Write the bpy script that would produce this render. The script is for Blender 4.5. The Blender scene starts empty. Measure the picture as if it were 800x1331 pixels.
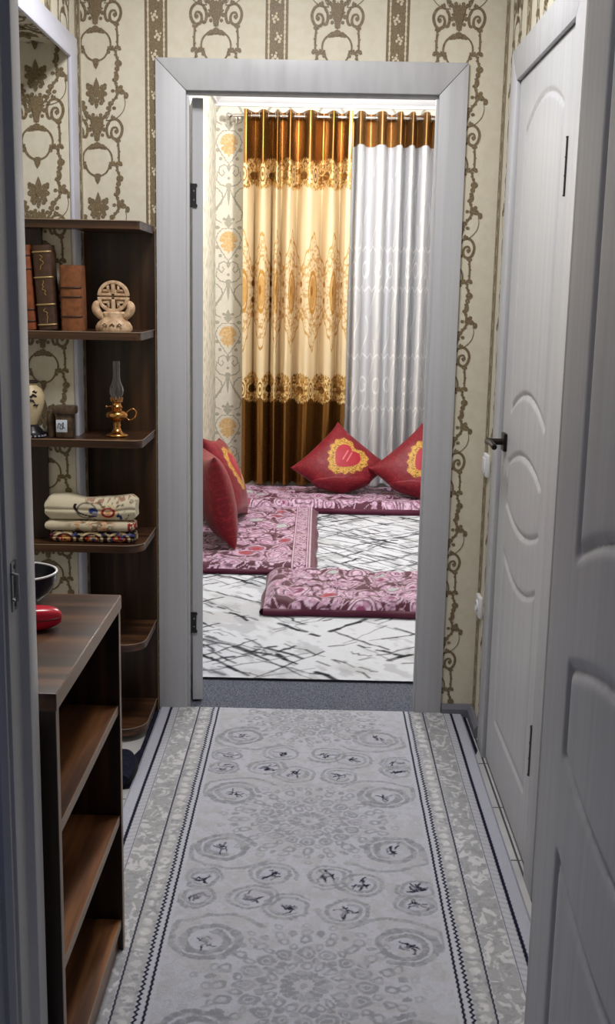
import bpy, bmesh, math, random
import numpy as np
from mathutils import Vector, Matrix
C = bpy.context.scene.collection
PI = math.pi
# ------------------------------------------------------------------ camera, world, lights, exposure
scn = bpy.context.scene
cd = bpy.data.cameras.new('camera'); cam = bpy.data.objects.new('camera', cd); C.objects.link(cam)
cd.sensor_fit = 'VERTICAL'; cd.sensor_height = 36.0; cd.lens = 1450.0 / 1331.0 * 36.0
cd.clip_start = 0.05; cd.clip_end = 60
_r = (0.99976105, 0.01082598, 0.01899076); _u = (-0.02072516, 0.19317607, 0.98094519); _b = (0.00695113, -0.98110438, 0.19335428)
cam.matrix_world = Matrix(((_r[0], _u[0], _b[0], 0.0), (_r[1], _u[1], _b[1], -3.64153), (_r[2], _u[2], _b[2], 1.42270), (0, 0, 0, 1)))
scn.camera = cam
w = bpy.data.worlds.new('World'); scn.world = w; w.use_nodes = True
w.node_tree.nodes['Background'].inputs[0].default_value = (0.54, 0.62, 1.0, 1)
w.node_tree.nodes['Background'].inputs[1].default_value = 0.075
scn.view_settings.view_transform = 'Standard'
try: scn.view_settings.look = 'None'
except Exception: pass
scn.view_settings.exposure = 0.0; scn.view_settings.gamma = 1.0; scn.view_settings.use_curve_mapping = False
def area(name, loc, size, power, col, rot=(0, 0, 0), shape='DISK'):
    l = bpy.data.lights.new(name, 'AREA'); l.shape = shape; l.size = size; l.energy = power; l.color = col
    o = bpy.data.objects.new(name, l); C.objects.link(o); o.location = loc; o.rotation_euler = rot
    return o
area('hall_ceiling_light', (-0.16, -1.0, 2.57), 0.46, 23.5, (1.0, 0.985, 0.975))
pl_ = bpy.data.lights.new('bedroom_ceiling_light', 'POINT'); pl_.energy = 112.0; pl_.shadow_soft_size = 0.09; pl_.color = (1.0, 0.975, 0.95)
po_ = bpy.data.objects.new('bedroom_ceiling_light', pl_); C.objects.link(po_); po_.location = (0.12, 2.62, 2.63)

# ------------------------------------------------------------------ helpers
def lin(c):
    c = np.asarray(c, float) / 255.0
    return np.where(c <= 0.04045, c / 12.92, ((c + 0.055) / 1.055) ** 2.4)
def lc(r, g, b): return tuple(float(v) for v in lin((r, g, b))) + (1.0,)
OFF = {}
class MB:
    def __init__(s): s.v = []; s.f = []; s.m = []; s.c = None
    def add(s, v, f, m=0):
        o = len(s.v); s.v.extend([tuple(p) for p in v])
        s.f.extend([tuple(i + o for i in q) for q in f]); s.m.extend([m] * len(f)); return s
    def box(s, x0, x1, y0, y1, z0, z1, m=0):
        v = [(x0, y0, z0), (x1, y0, z0), (x1, y1, z0), (x0, y1, z0), (x0, y0, z1), (x1, y0, z1), (x1, y1, z1), (x0, y1, z1)]
        return s.add(v, [(0, 3, 2, 1), (4, 5, 6, 7), (0, 1, 5, 4), (1, 2, 6, 5), (2, 3, 7, 6), (3, 0, 4, 7)], m)
    def prism(s, poly, a, b, axis='z', m=0):
        n = len(poly)
        ar = sum(poly[i][0] * poly[(i + 1) % n][1] - poly[(i + 1) % n][0] * poly[i][1] for i in range(n))
        if ar < 0: poly = poly[::-1]
        def P(p, t):
            return {'z': (p[0], p[1], t), 'y': (p[0], t, p[1]), 'x': (t, p[0], p[1])}[axis]
        v = [P(p, a) for p in poly] + [P(p, b) for p in poly]
        f = [tuple(range(n))[::-1], tuple(range(n, 2 * n))] + [(i, (i + 1) % n, n + (i + 1) % n, n + i) for i in range(n)]
        if axis == 'y': f = [q[::-1] for q in f]
        return s.add(v, f, m)
    def lathe(s, prof, c, n=32, m=0, close=True):
        v = []; f = []
        for r, z in prof:
            for k in range(n):
                a = 2 * PI * k / n; v.append((c[0] + r * math.cos(a), c[1] + r * math.sin(a), c[2] + z))
        for i in range(len(prof) - 1):
            for k in range(n):
                k2 = (k + 1) % n; f.append((i * n + k, i * n + k2, (i + 1) * n + k2, (i + 1) * n + k))
        if close:
            f.append(tuple(range(n))[::-1]); f.append(tuple((len(prof) - 1) * n + k for k in range(n)))
        return s.add(v, f, m)
    def tube(s, pts, r, n=8, m=0, cap=True):
        P = [Vector(p) for p in pts]; N = len(P)
        R = r if hasattr(r, '__len__') else [r] * N
        up = None; v = []; f = []
        for i in range(N):
            t = (P[min(i + 1, N - 1)] - P[max(i - 1, 0)]).normalized()
            if up is None:
                up = Vector((0, 0, 1)) if abs(t.z) < 0.9 else Vector((1, 0, 0))
            up = (up - t * up.dot(t)).normalized(); sd = t.cross(up)
            for k in range(n):
                a = 2 * PI * k / n; q = P[i] + (up * math.cos(a) + sd * math.sin(a)) * R[i]; v.append(tuple(q))
        for i in range(N - 1):
            for k in range(n):
                k2 = (k + 1) % n; f.append((i * n + k2, i * n + k, (i + 1) * n + k, (i + 1) * n + k2))
        if cap: f.append(tuple(range(n))); f.append(tuple((N - 1) * n + k for k in range(n))[::-1])
        return s.add(v, f, m)
    def grid(s, pts, m=0, flip=False, wrap=False):
        """pts: (R, K, 3) array"""
        R, K = pts.shape[:2]; o = len(s.v)
        s.v.extend(map(tuple, pts.reshape(-1, 3).tolist()))
        i = np.arange(R - 1)[:, None] * K; j = np.arange(K - 1)[None, :]
        a = (i + j + o)
        q = np.stack([a, a + 1, a + K + 1, a + K], -1).reshape(-1, 4)
        if wrap:
            b = (np.arange(R - 1) * K + o)
            q = np.concatenate([q, np.stack([b + K - 1, b, b + K, b + 2 * K - 1], -1)])
        if flip: q = q[:, ::-1]
        s.f.extend(map(tuple, q.tolist())); s.m.extend([m] * len(q)); return s
    def build(s, name, mats, parent=None, bevel=0, seg=2, smooth=None, cols=None, origin=None):
        if not isinstance(mats, (list, tuple)): mats = [mats]
        V = np.array(s.v, float)
        if parent is not None: off = OFF[parent.name]
        elif origin is not None: off = np.array(origin, float)
        else:
            lo, hi = V.min(0), V.max(0); off = np.array([(lo[0] + hi[0]) / 2, (lo[1] + hi[1]) / 2, lo[2]])
        V = V - off
        me = bpy.data.meshes.new(name); me.from_pydata(V.tolist(), [], s.f)
        for mt in mats: me.materials.append(mt)
        me.polygons.foreach_set('material_index', np.array(s.m, np.int32))
        if bevel:
            bm = bmesh.new(); bm.from_mesh(me)
            bmesh.ops.remove_doubles(bm, verts=bm.verts, dist=1e-6)
            ed = [e for e in bm.edges if len(e.link_faces) == 2 and e.calc_face_angle(0) > 0.6]
            bmesh.ops.bevel(bm, geom=ed, offset=bevel, segments=seg, profile=0.5, affect='EDGES', clamp_overlap=True)
            bm.to_mesh(me); bm.free()
            if smooth is None: smooth = 40
        if cols is not None:
            a = me.color_attributes.new('Col', 'FLOAT_COLOR', 'POINT')
            cc = np.asarray(cols, np.float32)
            if cc.shape[1] == 3: cc = np.concatenate([cc, np.ones((len(cc), 1), np.float32)], 1)
            a.data.foreach_set('color', cc.ravel())
        if smooth:
            me.shade_smooth()
            if smooth < 180: me.set_sharp_from_angle(angle=math.radians(smooth))
        me.update()
        o = bpy.data.objects.new(name, me); C.objects.link(o)
        if parent is not None: o.parent = parent; OFF[o.name] = off
        else: o.location = off; OFF[o.name] = off
        return o
def tag(o, label, cat, group=None):
    o['label'] = label; o['category'] = cat
    if group: o['group'] = group
    return o
def struct(o, label=None):
    o['kind'] = 'structure'
    if label: o['label'] = label
    return o
def thing(name, label, cat, loc, group=None):
    o = bpy.data.objects.new(name, None); C.objects.link(o); o.location = loc; OFF[o.name] = np.array(loc, float)
    o.empty_display_size = 0.05
    return tag(o, label, cat, group)
def sroot(name, loc):
    o = bpy.data.objects.new(name, None); C.objects.link(o); o.location = loc; OFF[o.name] = np.array(loc, float)
    o.empty_display_size = 0.05; o['kind'] = 'structure'; return o

# ---- numpy noise
_rng = np.random.RandomState(7); _tab = _rng.rand(256, 256)
def vn(x, y, sd=0):
    x = np.asarray(x, float) + sd * 17.31; y = np.asarray(y, float) + sd * 9.17
    xi = np.floor(x).astype(int); yi = np.floor(y).astype(int); fx = x - xi; fy = y - yi
    fx = fx * fx * (3 - 2 * fx); fy = fy * fy * (3 - 2 * fy)
    g = lambda a, b: _tab[a % 256, b % 256]
    return (g(xi, yi) * (1 - fx) + g(xi + 1, yi) * fx) * (1 - fy) + (g(xi, yi + 1) * (1 - fx) + g(xi + 1, yi + 1) * fx) * fy
def fbm(x, y, sd=0, o=3):
    return sum(vn(x * 2 ** i, y * 2 ** i, sd + i * 3) * 0.5 ** i for i in range(o)) / sum(0.5 ** i for i in range(o))
def ss(a, b, x):
    t = np.clip((x - a) / (b - a), 0, 1); return t * t * (3 - 2 * t)
def mixc(c, col, m):
    return c * (1 - m[..., None]) + np.asarray(col, float) * m[..., None]
def seg_d(X, Y, p, q):
    dx, dy = q[0] - p[0], q[1] - p[1]; L = dx * dx + dy * dy + 1e-12
    t = np.clip(((X - p[0]) * dx + (Y - p[1]) * dy) / L, 0, 1)
    return np.hypot(X - p[0] - t * dx, Y - p[1] - t * dy)
class Canvas:
    """a regular grid of points whose colours are worked out by formula"""
    def __init__(s, x0, x1, nx, y0, y1, ny):
        s.xs = np.linspace(x0, x1, nx); s.ys = np.linspace(y0, y1, ny); s.X, s.Y = np.meshgrid(s.xs, s.ys)
        s.c = np.zeros(s.X.shape + (3,))
    def stroke(s, pts, wd, col, soft=None, op=1.0):
        soft = soft or (s.xs[1] - s.xs[0]) * 0.7
        for p, q in zip(pts[:-1], pts[1:]):
            pad = wd + soft * 2
            i0, i1 = np.searchsorted(s.xs, [min(p[0], q[0]) - pad, max(p[0], q[0]) + pad])
            j0, j1 = np.searchsorted(s.ys, [min(p[1], q[1]) - pad, max(p[1], q[1]) + pad])
            if i1 <= i0 or j1 <= j0: continue
            d = seg_d(s.X[j0:j1, i0:i1], s.Y[j0:j1, i0:i1], p, q)
            m = (1 - ss(wd / 2 - soft, wd / 2 + soft, d)) * op
            s.c[j0:j1, i0:i1] = mixc(s.c[j0:j1, i0:i1], col, m)
def spline(pts, n=8, closed=False):
    P = [np.array(p, float) for p in pts]; out = []; N = len(P)
    for i in range(N if closed else N - 1):
        g = (lambda k: P[k % N]) if closed else (lambda k: P[min(max(k, 0), N - 1)])
        a, b, c, d = g(i - 1), g(i), g(i + 1), g(i + 2)
        for k in range(n):
            t = k / n
            out.append(0.5 * (2 * b + (c - a) * t + (2 * a - 5 * b + 4 * c - d) * t * t + (3 * b - a - 3 * c + d) * t ** 3))
    out.append(P[0] if closed else P[-1]); return out

# ------------------------------------------------------------------ materials
def mat(name, col=(200, 200, 200), rough=0.6, metal=0.0, spec=0.4, **kw):
    m = bpy.data.materials.new(name); m.use_nodes = True; nt = m.node_tree; p = nt.nodes['Principled BSDF']
    p.inputs['Base Color'].default_value = lc(*col); p.inputs['Roughness'].default_value = rough
    p.inputs['Metallic'].default_value = metal; p.inputs['Specular IOR Level'].default_value = spec
    for k, v in kw.items(): p.inputs[k.replace('_', ' ')].default_value = v
    return m
def noise_mat(name, c1, c2, scale=(1, 1, 1), nscale=10, detail=4, rough=0.6, metal=0.0, spec=0.4, bump=0.0, lo=0.35, hi=0.65, bscale=None, c3=None, dist=0.0):
    m = mat(name, c1, rough, metal, spec); nt = m.node_tree; N = nt.nodes; L = nt.links; p = N['Principled BSDF']
    tc = N.new('ShaderNodeTexCoord'); mp = N.new('ShaderNodeMapping'); nz = N.new('ShaderNodeTexNoise'); cr = N.new('ShaderNodeValToRGB')
    mp.inputs['Scale'].default_value = scale; nz.inputs['Scale'].default_value = nscale; nz.inputs['Detail'].default_value = detail
    nz.inputs['Distortion'].default_value = dist
    L.new(tc.outputs['Object'], mp.inputs['Vector']); L.new(mp.outputs['Vector'], nz.inputs['Vector'])
    L.new(nz.outputs['Fac'], cr.inputs['Fac']); e = cr.color_ramp.elements
    e[0].position = lo; e[0].color = lc(*c1); e[1].position = hi; e[1].color = lc(*c2)
    if c3: k = e.new((lo + hi) / 2); k.color = lc(*c3)
    L.new(cr.outputs['Color'], p.inputs['Base Color'])
    if bump:
        bp = N.new('ShaderNodeBump'); bp.inputs['Strength'].default_value = bump; bp.inputs['Distance'].default_value = 0.003
        if bscale:
            n2 = N.new('ShaderNodeTexNoise'); n2.inputs['Scale'].default_value = bscale; n2.inputs['Detail'].default_value = 3
            L.new(tc.outputs['Object'], n2.inputs['Vector']); L.new(n2.outputs['Fac'], bp.inputs['Height'])
        else: L.new(nz.outputs['Fac'], bp.inputs['Height'])
        L.new(bp.outputs['Normal'], p.inputs['Normal'])
    return m
def col_mat(name, rough=0.85, spec=0.2, metal_alpha=False, bump=0.0, bscale=400, sheen=0.0, translucent=0.0):
    m = mat(name, rough=rough, spec=spec); nt = m.node_tree; N = nt.nodes; L = nt.links; p = N['Principled BSDF']
    at = N.new('ShaderNodeAttribute'); at.attribute_name = 'Col'; L.new(at.outputs['Color'], p.inputs['Base Color'])
    if metal_alpha: L.new(at.outputs['Alpha'], p.inputs['Metallic'])
    if sheen: p.inputs['Sheen Weight'].default_value = sheen; p.inputs['Sheen Roughness'].default_value = 0.4
    if bump:
        tc = N.new('ShaderNodeTexCoord'); n2 = N.new('ShaderNodeTexNoise'); n2.inputs['Scale'].default_value = bscale
        bp = N.new('ShaderNodeBump'); bp.inputs['Strength'].default_value = bump; bp.inputs['Distance'].default_value = 0.004
        L.new(tc.outputs['Object'], n2.inputs['Vector']); L.new(n2.outputs['Fac'], bp.inputs['Height']); L.new(bp.outputs['Normal'], p.inputs['Normal'])
    if translucent:
        tr = N.new('ShaderNodeBsdfTranslucent'); L.new(at.outputs['Color'], tr.inputs['Color'])
        mx = N.new('ShaderNodeMixShader'); mx.inputs[0].default_value = translucent
        L.new(p.outputs[0], mx.inputs[1]); L.new(tr.outputs[0], mx.inputs[2]); L.new(mx.outputs[0], N['Material Output'].inputs['Surface'])
    return m
M_paper = noise_mat('hall_wallpaper', (215, 209, 192), (209, 202, 183), nscale=40, rough=0.6, bump=0.08, bscale=500)
M_scroll = noise_mat('wallpaper_scrollwork', (98, 82, 58), (146, 130, 103), nscale=330, detail=2, lo=0.36, hi=0.72, rough=0.5)
M_band_light = noise_mat('wallpaper_band_print', (196, 184, 158), (214, 204, 182), nscale=160, rough=0.55)
M_paper2 = noise_mat('bedroom_wallpaper', (226, 222, 210), (220, 214, 200), nscale=40, rough=0.6)
M_scroll2 = noise_mat('bedroom_scrollwork', (160, 156, 142), (182, 176, 160), nscale=180, rough=0.6)
M_orange = noise_mat('bedroom_medallion', (206, 166, 108), (226, 196, 150), nscale=90, rough=0.6)
M_door = noise_mat('white_ash_laminate', (193, 194, 199), (180, 181, 186), scale=(55, 55, 1.2), nscale=1.0, detail=6, rough=0.42, lo=0.38, hi=0.78)
M_doorh = noise_mat('white_ash_laminate_crosswise', (194, 195, 200), (180, 181, 186), scale=(30, 55, 6), nscale=1.0, detail=6, rough=0.42, lo=0.38, hi=0.75)
M_white = mat('white_paint', (226, 227, 232), 0.45)
M_trim = mat('lavender_white_plastic', (205, 206, 220), 0.4)
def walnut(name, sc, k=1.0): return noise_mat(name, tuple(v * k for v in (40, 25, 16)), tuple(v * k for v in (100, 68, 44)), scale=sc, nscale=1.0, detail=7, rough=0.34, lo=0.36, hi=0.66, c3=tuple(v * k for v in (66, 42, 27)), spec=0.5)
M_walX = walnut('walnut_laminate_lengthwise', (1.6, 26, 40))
M_walY_lit = walnut('walnut_laminate_deepwise_lit', (26, 1.6, 40), 1.6)  # lighter walnut copy: light on the bookcase shelves put into the colour
M_walZ_shaded = walnut('walnut_laminate_upright_shaded', (26, 26, 1.5), 0.74)  # darker walnut copy: shade on the unlit upright panels put into the colour
M_edge = mat('walnut_edge_banding', (140, 118, 98), 0.4)
M_ceil = mat('ceiling_paint', (235, 235, 232), 0.8)
M_carpet = noise_mat('bluegrey_carpet', (58, 62, 78), (128, 132, 146), nscale=260, detail=3, rough=0.95, spec=0.1, bump=0.6, lo=0.35, hi=0.7)
M_navy = noise_mat('navy_fabric', (22, 23, 38), (40, 42, 60), nscale=140, rough=0.95, spec=0.1, bump=0.4)
M_plinth = mat('grey_plastic_plinth', (112, 112, 122), 0.4)
M_black = mat('dark_iron', (62, 62, 64), 0.4, 0.7)
M_bronze = mat('dark_bronze', (44, 36, 34), 0.35, 0.7)
M_steel = mat('brushed_steel', (150, 152, 158), 0.3, 0.9)
M_gap = mat('joint_shadow_filler', (60, 58, 58), 0.9)
M_chrome = mat('polished_steel', (215, 212, 205), 0.15, 1.0)

# tile floor
M_tile = mat('grey_floor_tiles', (190, 190, 192), 0.3)
def _tile():
    nt = M_tile.node_tree; N = nt.nodes; L = nt.links
    tc = N.new('ShaderNodeTexCoord'); mp = N.new('ShaderNodeMapping'); br = N.new('ShaderNodeTexBrick'); nz = N.new('ShaderNodeTexNoise')
    mp.inputs['Location'].default_value = (0.06, 0.395, 0)
    br.offset = 0; br.inputs['Scale'].default_value = 1.0; br.inputs['Brick Width'].default_value = 0.3; br.inputs['Row Height'].default_value = 0.3
    br.inputs['Mortar Size'].default_value = 0.003; br.inputs['Mortar'].default_value = lc(70, 70, 74)
    nz.inputs['Scale'].default_value = 9
    cr = N.new('ShaderNodeValToRGB'); cr.color_ramp.elements[0].color = lc(168, 168, 172); cr.color_ramp.elements[1].color = lc(212, 212, 214)
    L.new(tc.outputs['Object'], mp.inputs['Vector']); L.new(mp.outputs['Vector'], br.inputs['Vector']); L.new(tc.outputs['Object'], nz.inputs['Vector'])
    L.new(nz.outputs['Fac'], cr.inputs['Fac']); L.new(cr.outputs['Color'], br.inputs['Color1']); L.new(cr.outputs['Color'], br.inputs['Color2'])
    L.new(br.outputs['Color'], N['Principled BSDF'].inputs['Base Color'])
_tile()

# ------------------------------------------------------------------ wallpaper motifs (2-D polygons)
RW = 0.70
def ribbon(pts, w0, w1=None, wm=None, n=6, closed=False, knob=0):
    P = spline(pts, n, closed); N = len(P); out = []
    L = []; R = []; w0 *= RW; w1 = None if w1 is None else w1 * RW; wm = None if wm is None else wm * RW; knob *= .85
    for i in range(N):
        t = P[min(i + 1, N - 1)] - P[max(i - 1, 0)]; t = t / (np.hypot(*t) + 1e-9); nn = np.array([-t[1], t[0]])
        f = i / (N - 1); a = w0 if w1 is None else w0 + (w1 - w0) * f
        if wm is not None: a = a + (wm - a) * math.sin(PI * f)
        L.append(P[i] + nn * a / 2); R.append(P[i] - nn * a / 2)
    for i in range(N - 1): out.append([L[i], L[i + 1], R[i + 1], R[i]])
    if knob:
        for i in range(0, N, max(2, n // 2)):
            sgn = 1 if (i // max(2, n // 2)) % 2 else -1
            q = L[i] if sgn > 0 else R[i]; out.append(blob(q, knob, knob, 7))
    return out
def blob(c, a, b, n=10, rot=0):
    cr, sr = math.cos(rot), math.sin(rot)
    return [np.array([c[0] + a * math.cos(t) * cr - b * math.sin(t) * sr, c[1] + a * math.cos(t) * sr + b * math.sin(t) * cr]) for t in [2 * PI * k / n for k in range(n)]]
def leaf(p, q, wd, n=8):
    p = np.array(p, float); q = np.array(q, float); t = q - p; nn = np.array([-t[1], t[0]]); nn = nn / (np.hypot(*nn) + 1e-9)
    L = [p + t * k / n + nn * wd / 2 * math.sin(PI * (k / n) ** 0.8) for k in range(n + 1)]
    R = [p + t * k / n - nn * wd / 2 * math.sin(PI * (k / n) ** 0.8) for k in range(n - 1, 0, -1)]
    return L + R
def mirror(pl): return pl + [[np.array([-p[0], p[1]]) for p in q] for q in pl]
def spiral(c, r0, r1, a0, turns, w0, w1, n=22):
    pts = [(c[0] + (r0 + (r1 - r0) * k / n) * math.cos(a0 + turns * 2 * PI * k / n), c[1] + (r0 + (r1 - r0) * k / n) * math.sin(a0 + turns * 2 * PI * k / n)) for k in range(n + 1)]
    return ribbon(pts, w0, w1, n=2)
def hall_motif():
    h = []; c = []
    # fleur (y down, centre 0,0, one unit about 2.3 mm)
    c += [leaf((0, 8), (0, -19), 9), blob((0, 11), 4, 3), leaf((0, 12), (0, 21), 5)]
    for s_, x, y in ((5, 9, -6), (4.5, 10, 2), (3.5, 7, 9)): h.append(blob((x, y), s_, s_ * 0.8))
    h += [leaf((2, 8), (12, -9), 7), leaf((2, 10), (13, -1), 6), blob((11.5, -9), 2.6, 2.6), blob((6, 14), 3, 2.6), blob((9, 11), 2.2, 2.2)]
    # urn
    c += [[np.array(p) for p in ((-10, -117), (10, -117), (7, -108), (4.6, -98), (3.2, -86), (-3.2, -86), (-4.6, -98), (-7, -108))]]
    c += [leaf((0, -84), (0, -120), 8), blob((0, -80), 5, 4), blob((0, -113), 6, 3)]
    h += [leaf((1, -90), (9, -118), 6), leaf((3, -104), (11, -106), 5), blob((9.5, -100), 3, 3), blob((7, -93), 2.4, 2.4), blob((6, -78), 4.5, 3.6), blob((10, -76.5), 3, 2.6), blob((11, -117), 3.2, 2.6), blob((5, -119), 2.6, 2.2)]
    # hooked volute beside urn and big spiral
    h += ribbon([(17, -110), (13.5, -104), (13, -97), (15, -91), (18, -91), (19, -95)], 4, 3, 5.5, knob=0)
    h += ribbon([(13, -99), (13.5, -106), (18, -112), (25, -114), (31, -110), (34, -102), (32, -93), (27, -88), (21, -90), (19, -96), (21, -102), (26, -103), (28, -98), (25, -95)], 3.5, 2.4, 5.6)
    h += [blob((26, -98), 3, 2.6), leaf((20, -113), (21, -120), 4), blob((23, -116), 2.2, 2)]
    h += ribbon([(12.5, -113), (16, -118), (18, -124)], 1.2)
    # stem down from the spiral
    h += ribbon([(28, -86), (29, -72), (29, -58)], 4.2, 3.4, 4.0, knob=1.4); h += [blob((28, -86), 4, 2.6), blob((29, -57), 4.6, 2.6), blob((31.5, -55), 2.6, 2)]
    # cartouche
    h += ribbon([(0, -76), (8, -78), (15, -74), (19, -67), (19.5, -59), (16, -54), (15, -50), (11, -44), (5, -40.5), (0, -40)], 2.6, 2.4, 3.6)
    c += [blob((0, -40), 5, 3), leaf((0, -42), (0, -29), 7), blob((0, -37), 3.6, 3)]
    h += [blob((20, -56), 3.2, 3.2), blob((17, -51), 2.4, 2.2)]
    # S chain
    h += ribbon([(17, -56), (22, -57), (26, -52), (28, -44), (31, -37), (28, -29), (25.5, -20), (26, -11), (30, -3), (26, 6), (20, 14), (17, 22), (12, 31), (4, 36.5), (0, 37)], 3.4, 4.0, 4.6, knob=1.7)
    h += [blob((30, -37), 5, 4.4), blob((28, -30), 3.4, 3.4), leaf((27, -14), (29, -26), 5), blob((24, -16), 2.8, 2.4), blob((29.5, -2), 4.6, 3.6), leaf((29, -3), (40, 1), 7), blob((40, 3.5), 3.2, 4.2), blob((33, -7), 2.8, 2.6), blob((22, -2), 2.6, 2.2), blob((19, 14), 4, 3), blob((23.5, 20), 2.8, 2.2), blob((15, 20), 2.6, 2.4), blob((14, 27), 3, 2.4)]
    h += ribbon([(37, 5), (38.5, 13), (36, 23), (29, 31), (21, 35), (12, 36)], 0.9, 1.6, 1.4)
    return mirror(h) + c
HM = hall_motif()
def bed_motif():
    """one repeat 126 units; y down, medallion centre 0,0; second list is the orange part"""
    h = []; c = []; o = []
    o += [blob((0, -1), 8, 9), leaf((0, 4), (0, 17), 6)]
    for k in range(9):
        a = PI * (0.02 + k * 0.12); o.append(blob((9.5 * math.cos(a + PI), -1 + 9.5 * math.sin(a + PI)), 3, 3, 7))
    o += mirror([blob((7, 6), 3.6, 3), blob((4, 10), 3, 3)])
    h += ribbon([(0, -17), (8, -16), (14, -10), (17, -2), (14, 6), (9, 14), (4, 21), (0, 26)], 1.2, 1.2, 2.0, knob=1.1)
    h += [blob((15, -18), 3.4, 2.4), leaf((0, -20), (6, -26), 4), blob((15, 8), 3, 2.6), blob((11, 19), 2.4, 2.4)]
    c += [leaf((0, -18), (0, -36), 7), blob((0, -21), 3, 3)]
    h += [leaf((0, -26), (6, -30), 4), blob((6, -29), 2.2, 2)]
    h += ribbon([(0, 30), (6, 27), (12, 30), (13, 37), (9, 41), (6, 37), (8, 34)], 1.6, 1.4, 2.2, knob=0.9)
    h += ribbon([(15, 36), (16, 46), (11, 52), (4, 54), (0, 52)], 1.4, 1.6, 2.2, knob=1)
    h += ribbon([(18, 56), (12, 60), (8, 67), (9, 74), (13, 80), (18, 88), (17, 95)], 1.6, 1.6, 2.6, knob=1.2)
    h += ribbon([(2, 56), (4, 64), (9, 72), (16, 82), (19, 90), (16, 98), (10, 101)], 1.6, 1.6, 2.2, knob=1.0)
    c += [leaf((0, 26), (0, 36), 5), leaf((0, 50), (0, 80), 4), blob((0, 53), 4, 3), blob((0, 44), 2, 2)]
    return mirror(h) + c, o
RW = 0.62; BM1, BM2 = bed_motif()
def paper_faces(rect, cols, zph, period, fn, unit, polys, eps=0.0007, mi=1, extra=None, mb=None, flip=False):
    """clip motif columns to rect=(u0,u1,v0,v1) and map with fn(u,v,eps)"""
    u0, u1, v0, v1 = rect
    bm = bmesh.new()
    for uc in cols:
        k0 = math.floor((v0 - zph) / period) - 1; k1 = math.ceil((v1 - zph) / period) + 1
        for k in range(k0, k1 + 1):
            zc = zph + k * period
            for ip, pl in enumerate(polys):
                q = [(uc + p[0] * unit, zc - p[1] * unit) for p in pl]
                us = [a for a, b in q]; vs = [b for a, b in q]
                if max(us) < u0 or min(us) > u1 or max(vs) < v0 or min(vs) > v1: continue
                try: bm.faces.new([bm.verts.new((a, b, ip * 3e-6)) for a, b in q])
                except Exception: pass
    for rc in (extra or []):
        a0, a1 = max(rc[0], u0), min(rc[1], u1)
        if a1 > a0: bm.faces.new([bm.verts.new(p) for p in ((a0, v0, 0), (a1, v0, 0), (a1, v1, 0), (a0, v1, 0))])
    for co, no in (((u0, 0, 0), (-1, 0, 0)), ((u1, 0, 0), (1, 0, 0)), ((0, v0, 0), (0, -1, 0)), ((0, v1, 0), (0, 1, 0))):
        g = bm.verts[:] + bm.edges[:] + bm.faces[:]
        if g: bmesh.ops.bisect_plane(bm, geom=g, plane_co=co, plane_no=no, clear_outer=True)
    bm.verts.index_update()
    V = [fn(v.co.x, v.co.y, eps + v.co.z) for v in bm.verts]
    F = [tuple(v.index for v in f.verts) for f in bm.faces]
    bm.free()
    if V: mb.add(V, F, mi)
def stripe_polys(period):
    """light print inside one brown band, units metres, one vertical repeat"""
    out = []
    n = 12
    for sx in (-1, 1):
        for k in range(24):
            y = period * k / 24; out.append(blob((sx * 0.0245, y), 0.0036 if k % 2 else 0.0027, period / 40, 7))
    for k in range(6):
        y = period * k / 6; s_ = 1 if k % 2 else -1
        for dx, dy, r in ((0, 0, .0052), (.007, .006, .004), (-.007, .007, .004), (.004, .014, .0045), (-.003, -.010, .0035), (.010, -.004, .003)):
            out.append(blob((s_ * (0.004 + dx), y + dy), r, r * 1.15, 7))
    return out
SP = stripe_polys(0.342)
def paper(mb, rect, fn, cols, stripes, zph=2.019, period=0.342, unit=0.00231):
    paper_faces(rect, cols, zph, period, fn, unit, HM, 0.0007, 1, [(s_ - 0.035, s_ + 0.035) for s_ in stripes], mb)
    paper_faces(rect, stripes, zph, period, fn, 1.0, SP, 0.0010, 2, None, mb)
PM = [M_paper, M_scroll, M_band_light]

# ------------------------------------------------------------------ structure
XL, XR, H1 = -0.752, 0.553, 2.62            # hall left / right wall, hall ceiling
OXL, OXR, OZ = -0.452, 0.387, 2.05          # rough opening to the far room
H2 = 2.80                                   # far room ceiling
YB = 4.22                                   # far wall of far room
XB = -0.722                                 # left wall of far room
ST = [-0.892, -0.520, -0.1485, 0.223, 0.5945]; CO = [-0.706, -0.335, 0.037, 0.409]
mb = MB()
fb = lambda u, v, e: (u, -e, v)
for x0, x1, z0, z1 in ((XL - 0.02, OXL, 0, H1), (OXR, XR + 0.02, 0, H1), (OXL, OXR, OZ, H1)):
    mb.box(x0, x1, 0, 0.075, z0, z1)
    paper(mb, (max(x0, XL), min(x1, XR), z0, z1), fb, CO, ST)
struct(mb.build('wall_back', PM))
mb = MB()
YN = -2.04                                  # near wall, hall face
mb.box(XL - 0.06, XL, -0.2, 0, 0, H1).box(XL - 0.06, XL, YN, -0.2, 2.12, H1)
paper(mb, (-0.2, 0, 0, H1), lambda u, v, e: (XL + e, u, v), [-0.24], [-0.052])
paper(mb, (YN, -0.2, 2.12, H1), lambda u, v, e: (XL + e, u, v), [-0.24 - .3715 * k for k in range(6)], [-0.4258 - .3715 * k for k in range(5)])
struct(mb.build('wall_left', PM))
mb = MB()                                   # recess to the left: far reveal, back and lining above
mb.box(-1.26, XL - 0.06, -0.2, -0.1, 0, 2.16).box(-1.26, -1.2, YN, -0.2, 0, 2.16).box(-1.2, XL - 0.06, YN, -0.2, 2.12, 2.16)
paper(mb, (-1.2, XL, 0, 2.12), lambda u, v, e: (u, -0.2 - e, v), [-0.845, -1.2165], [-1.03], zph=2.032, period=0.330)
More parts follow.
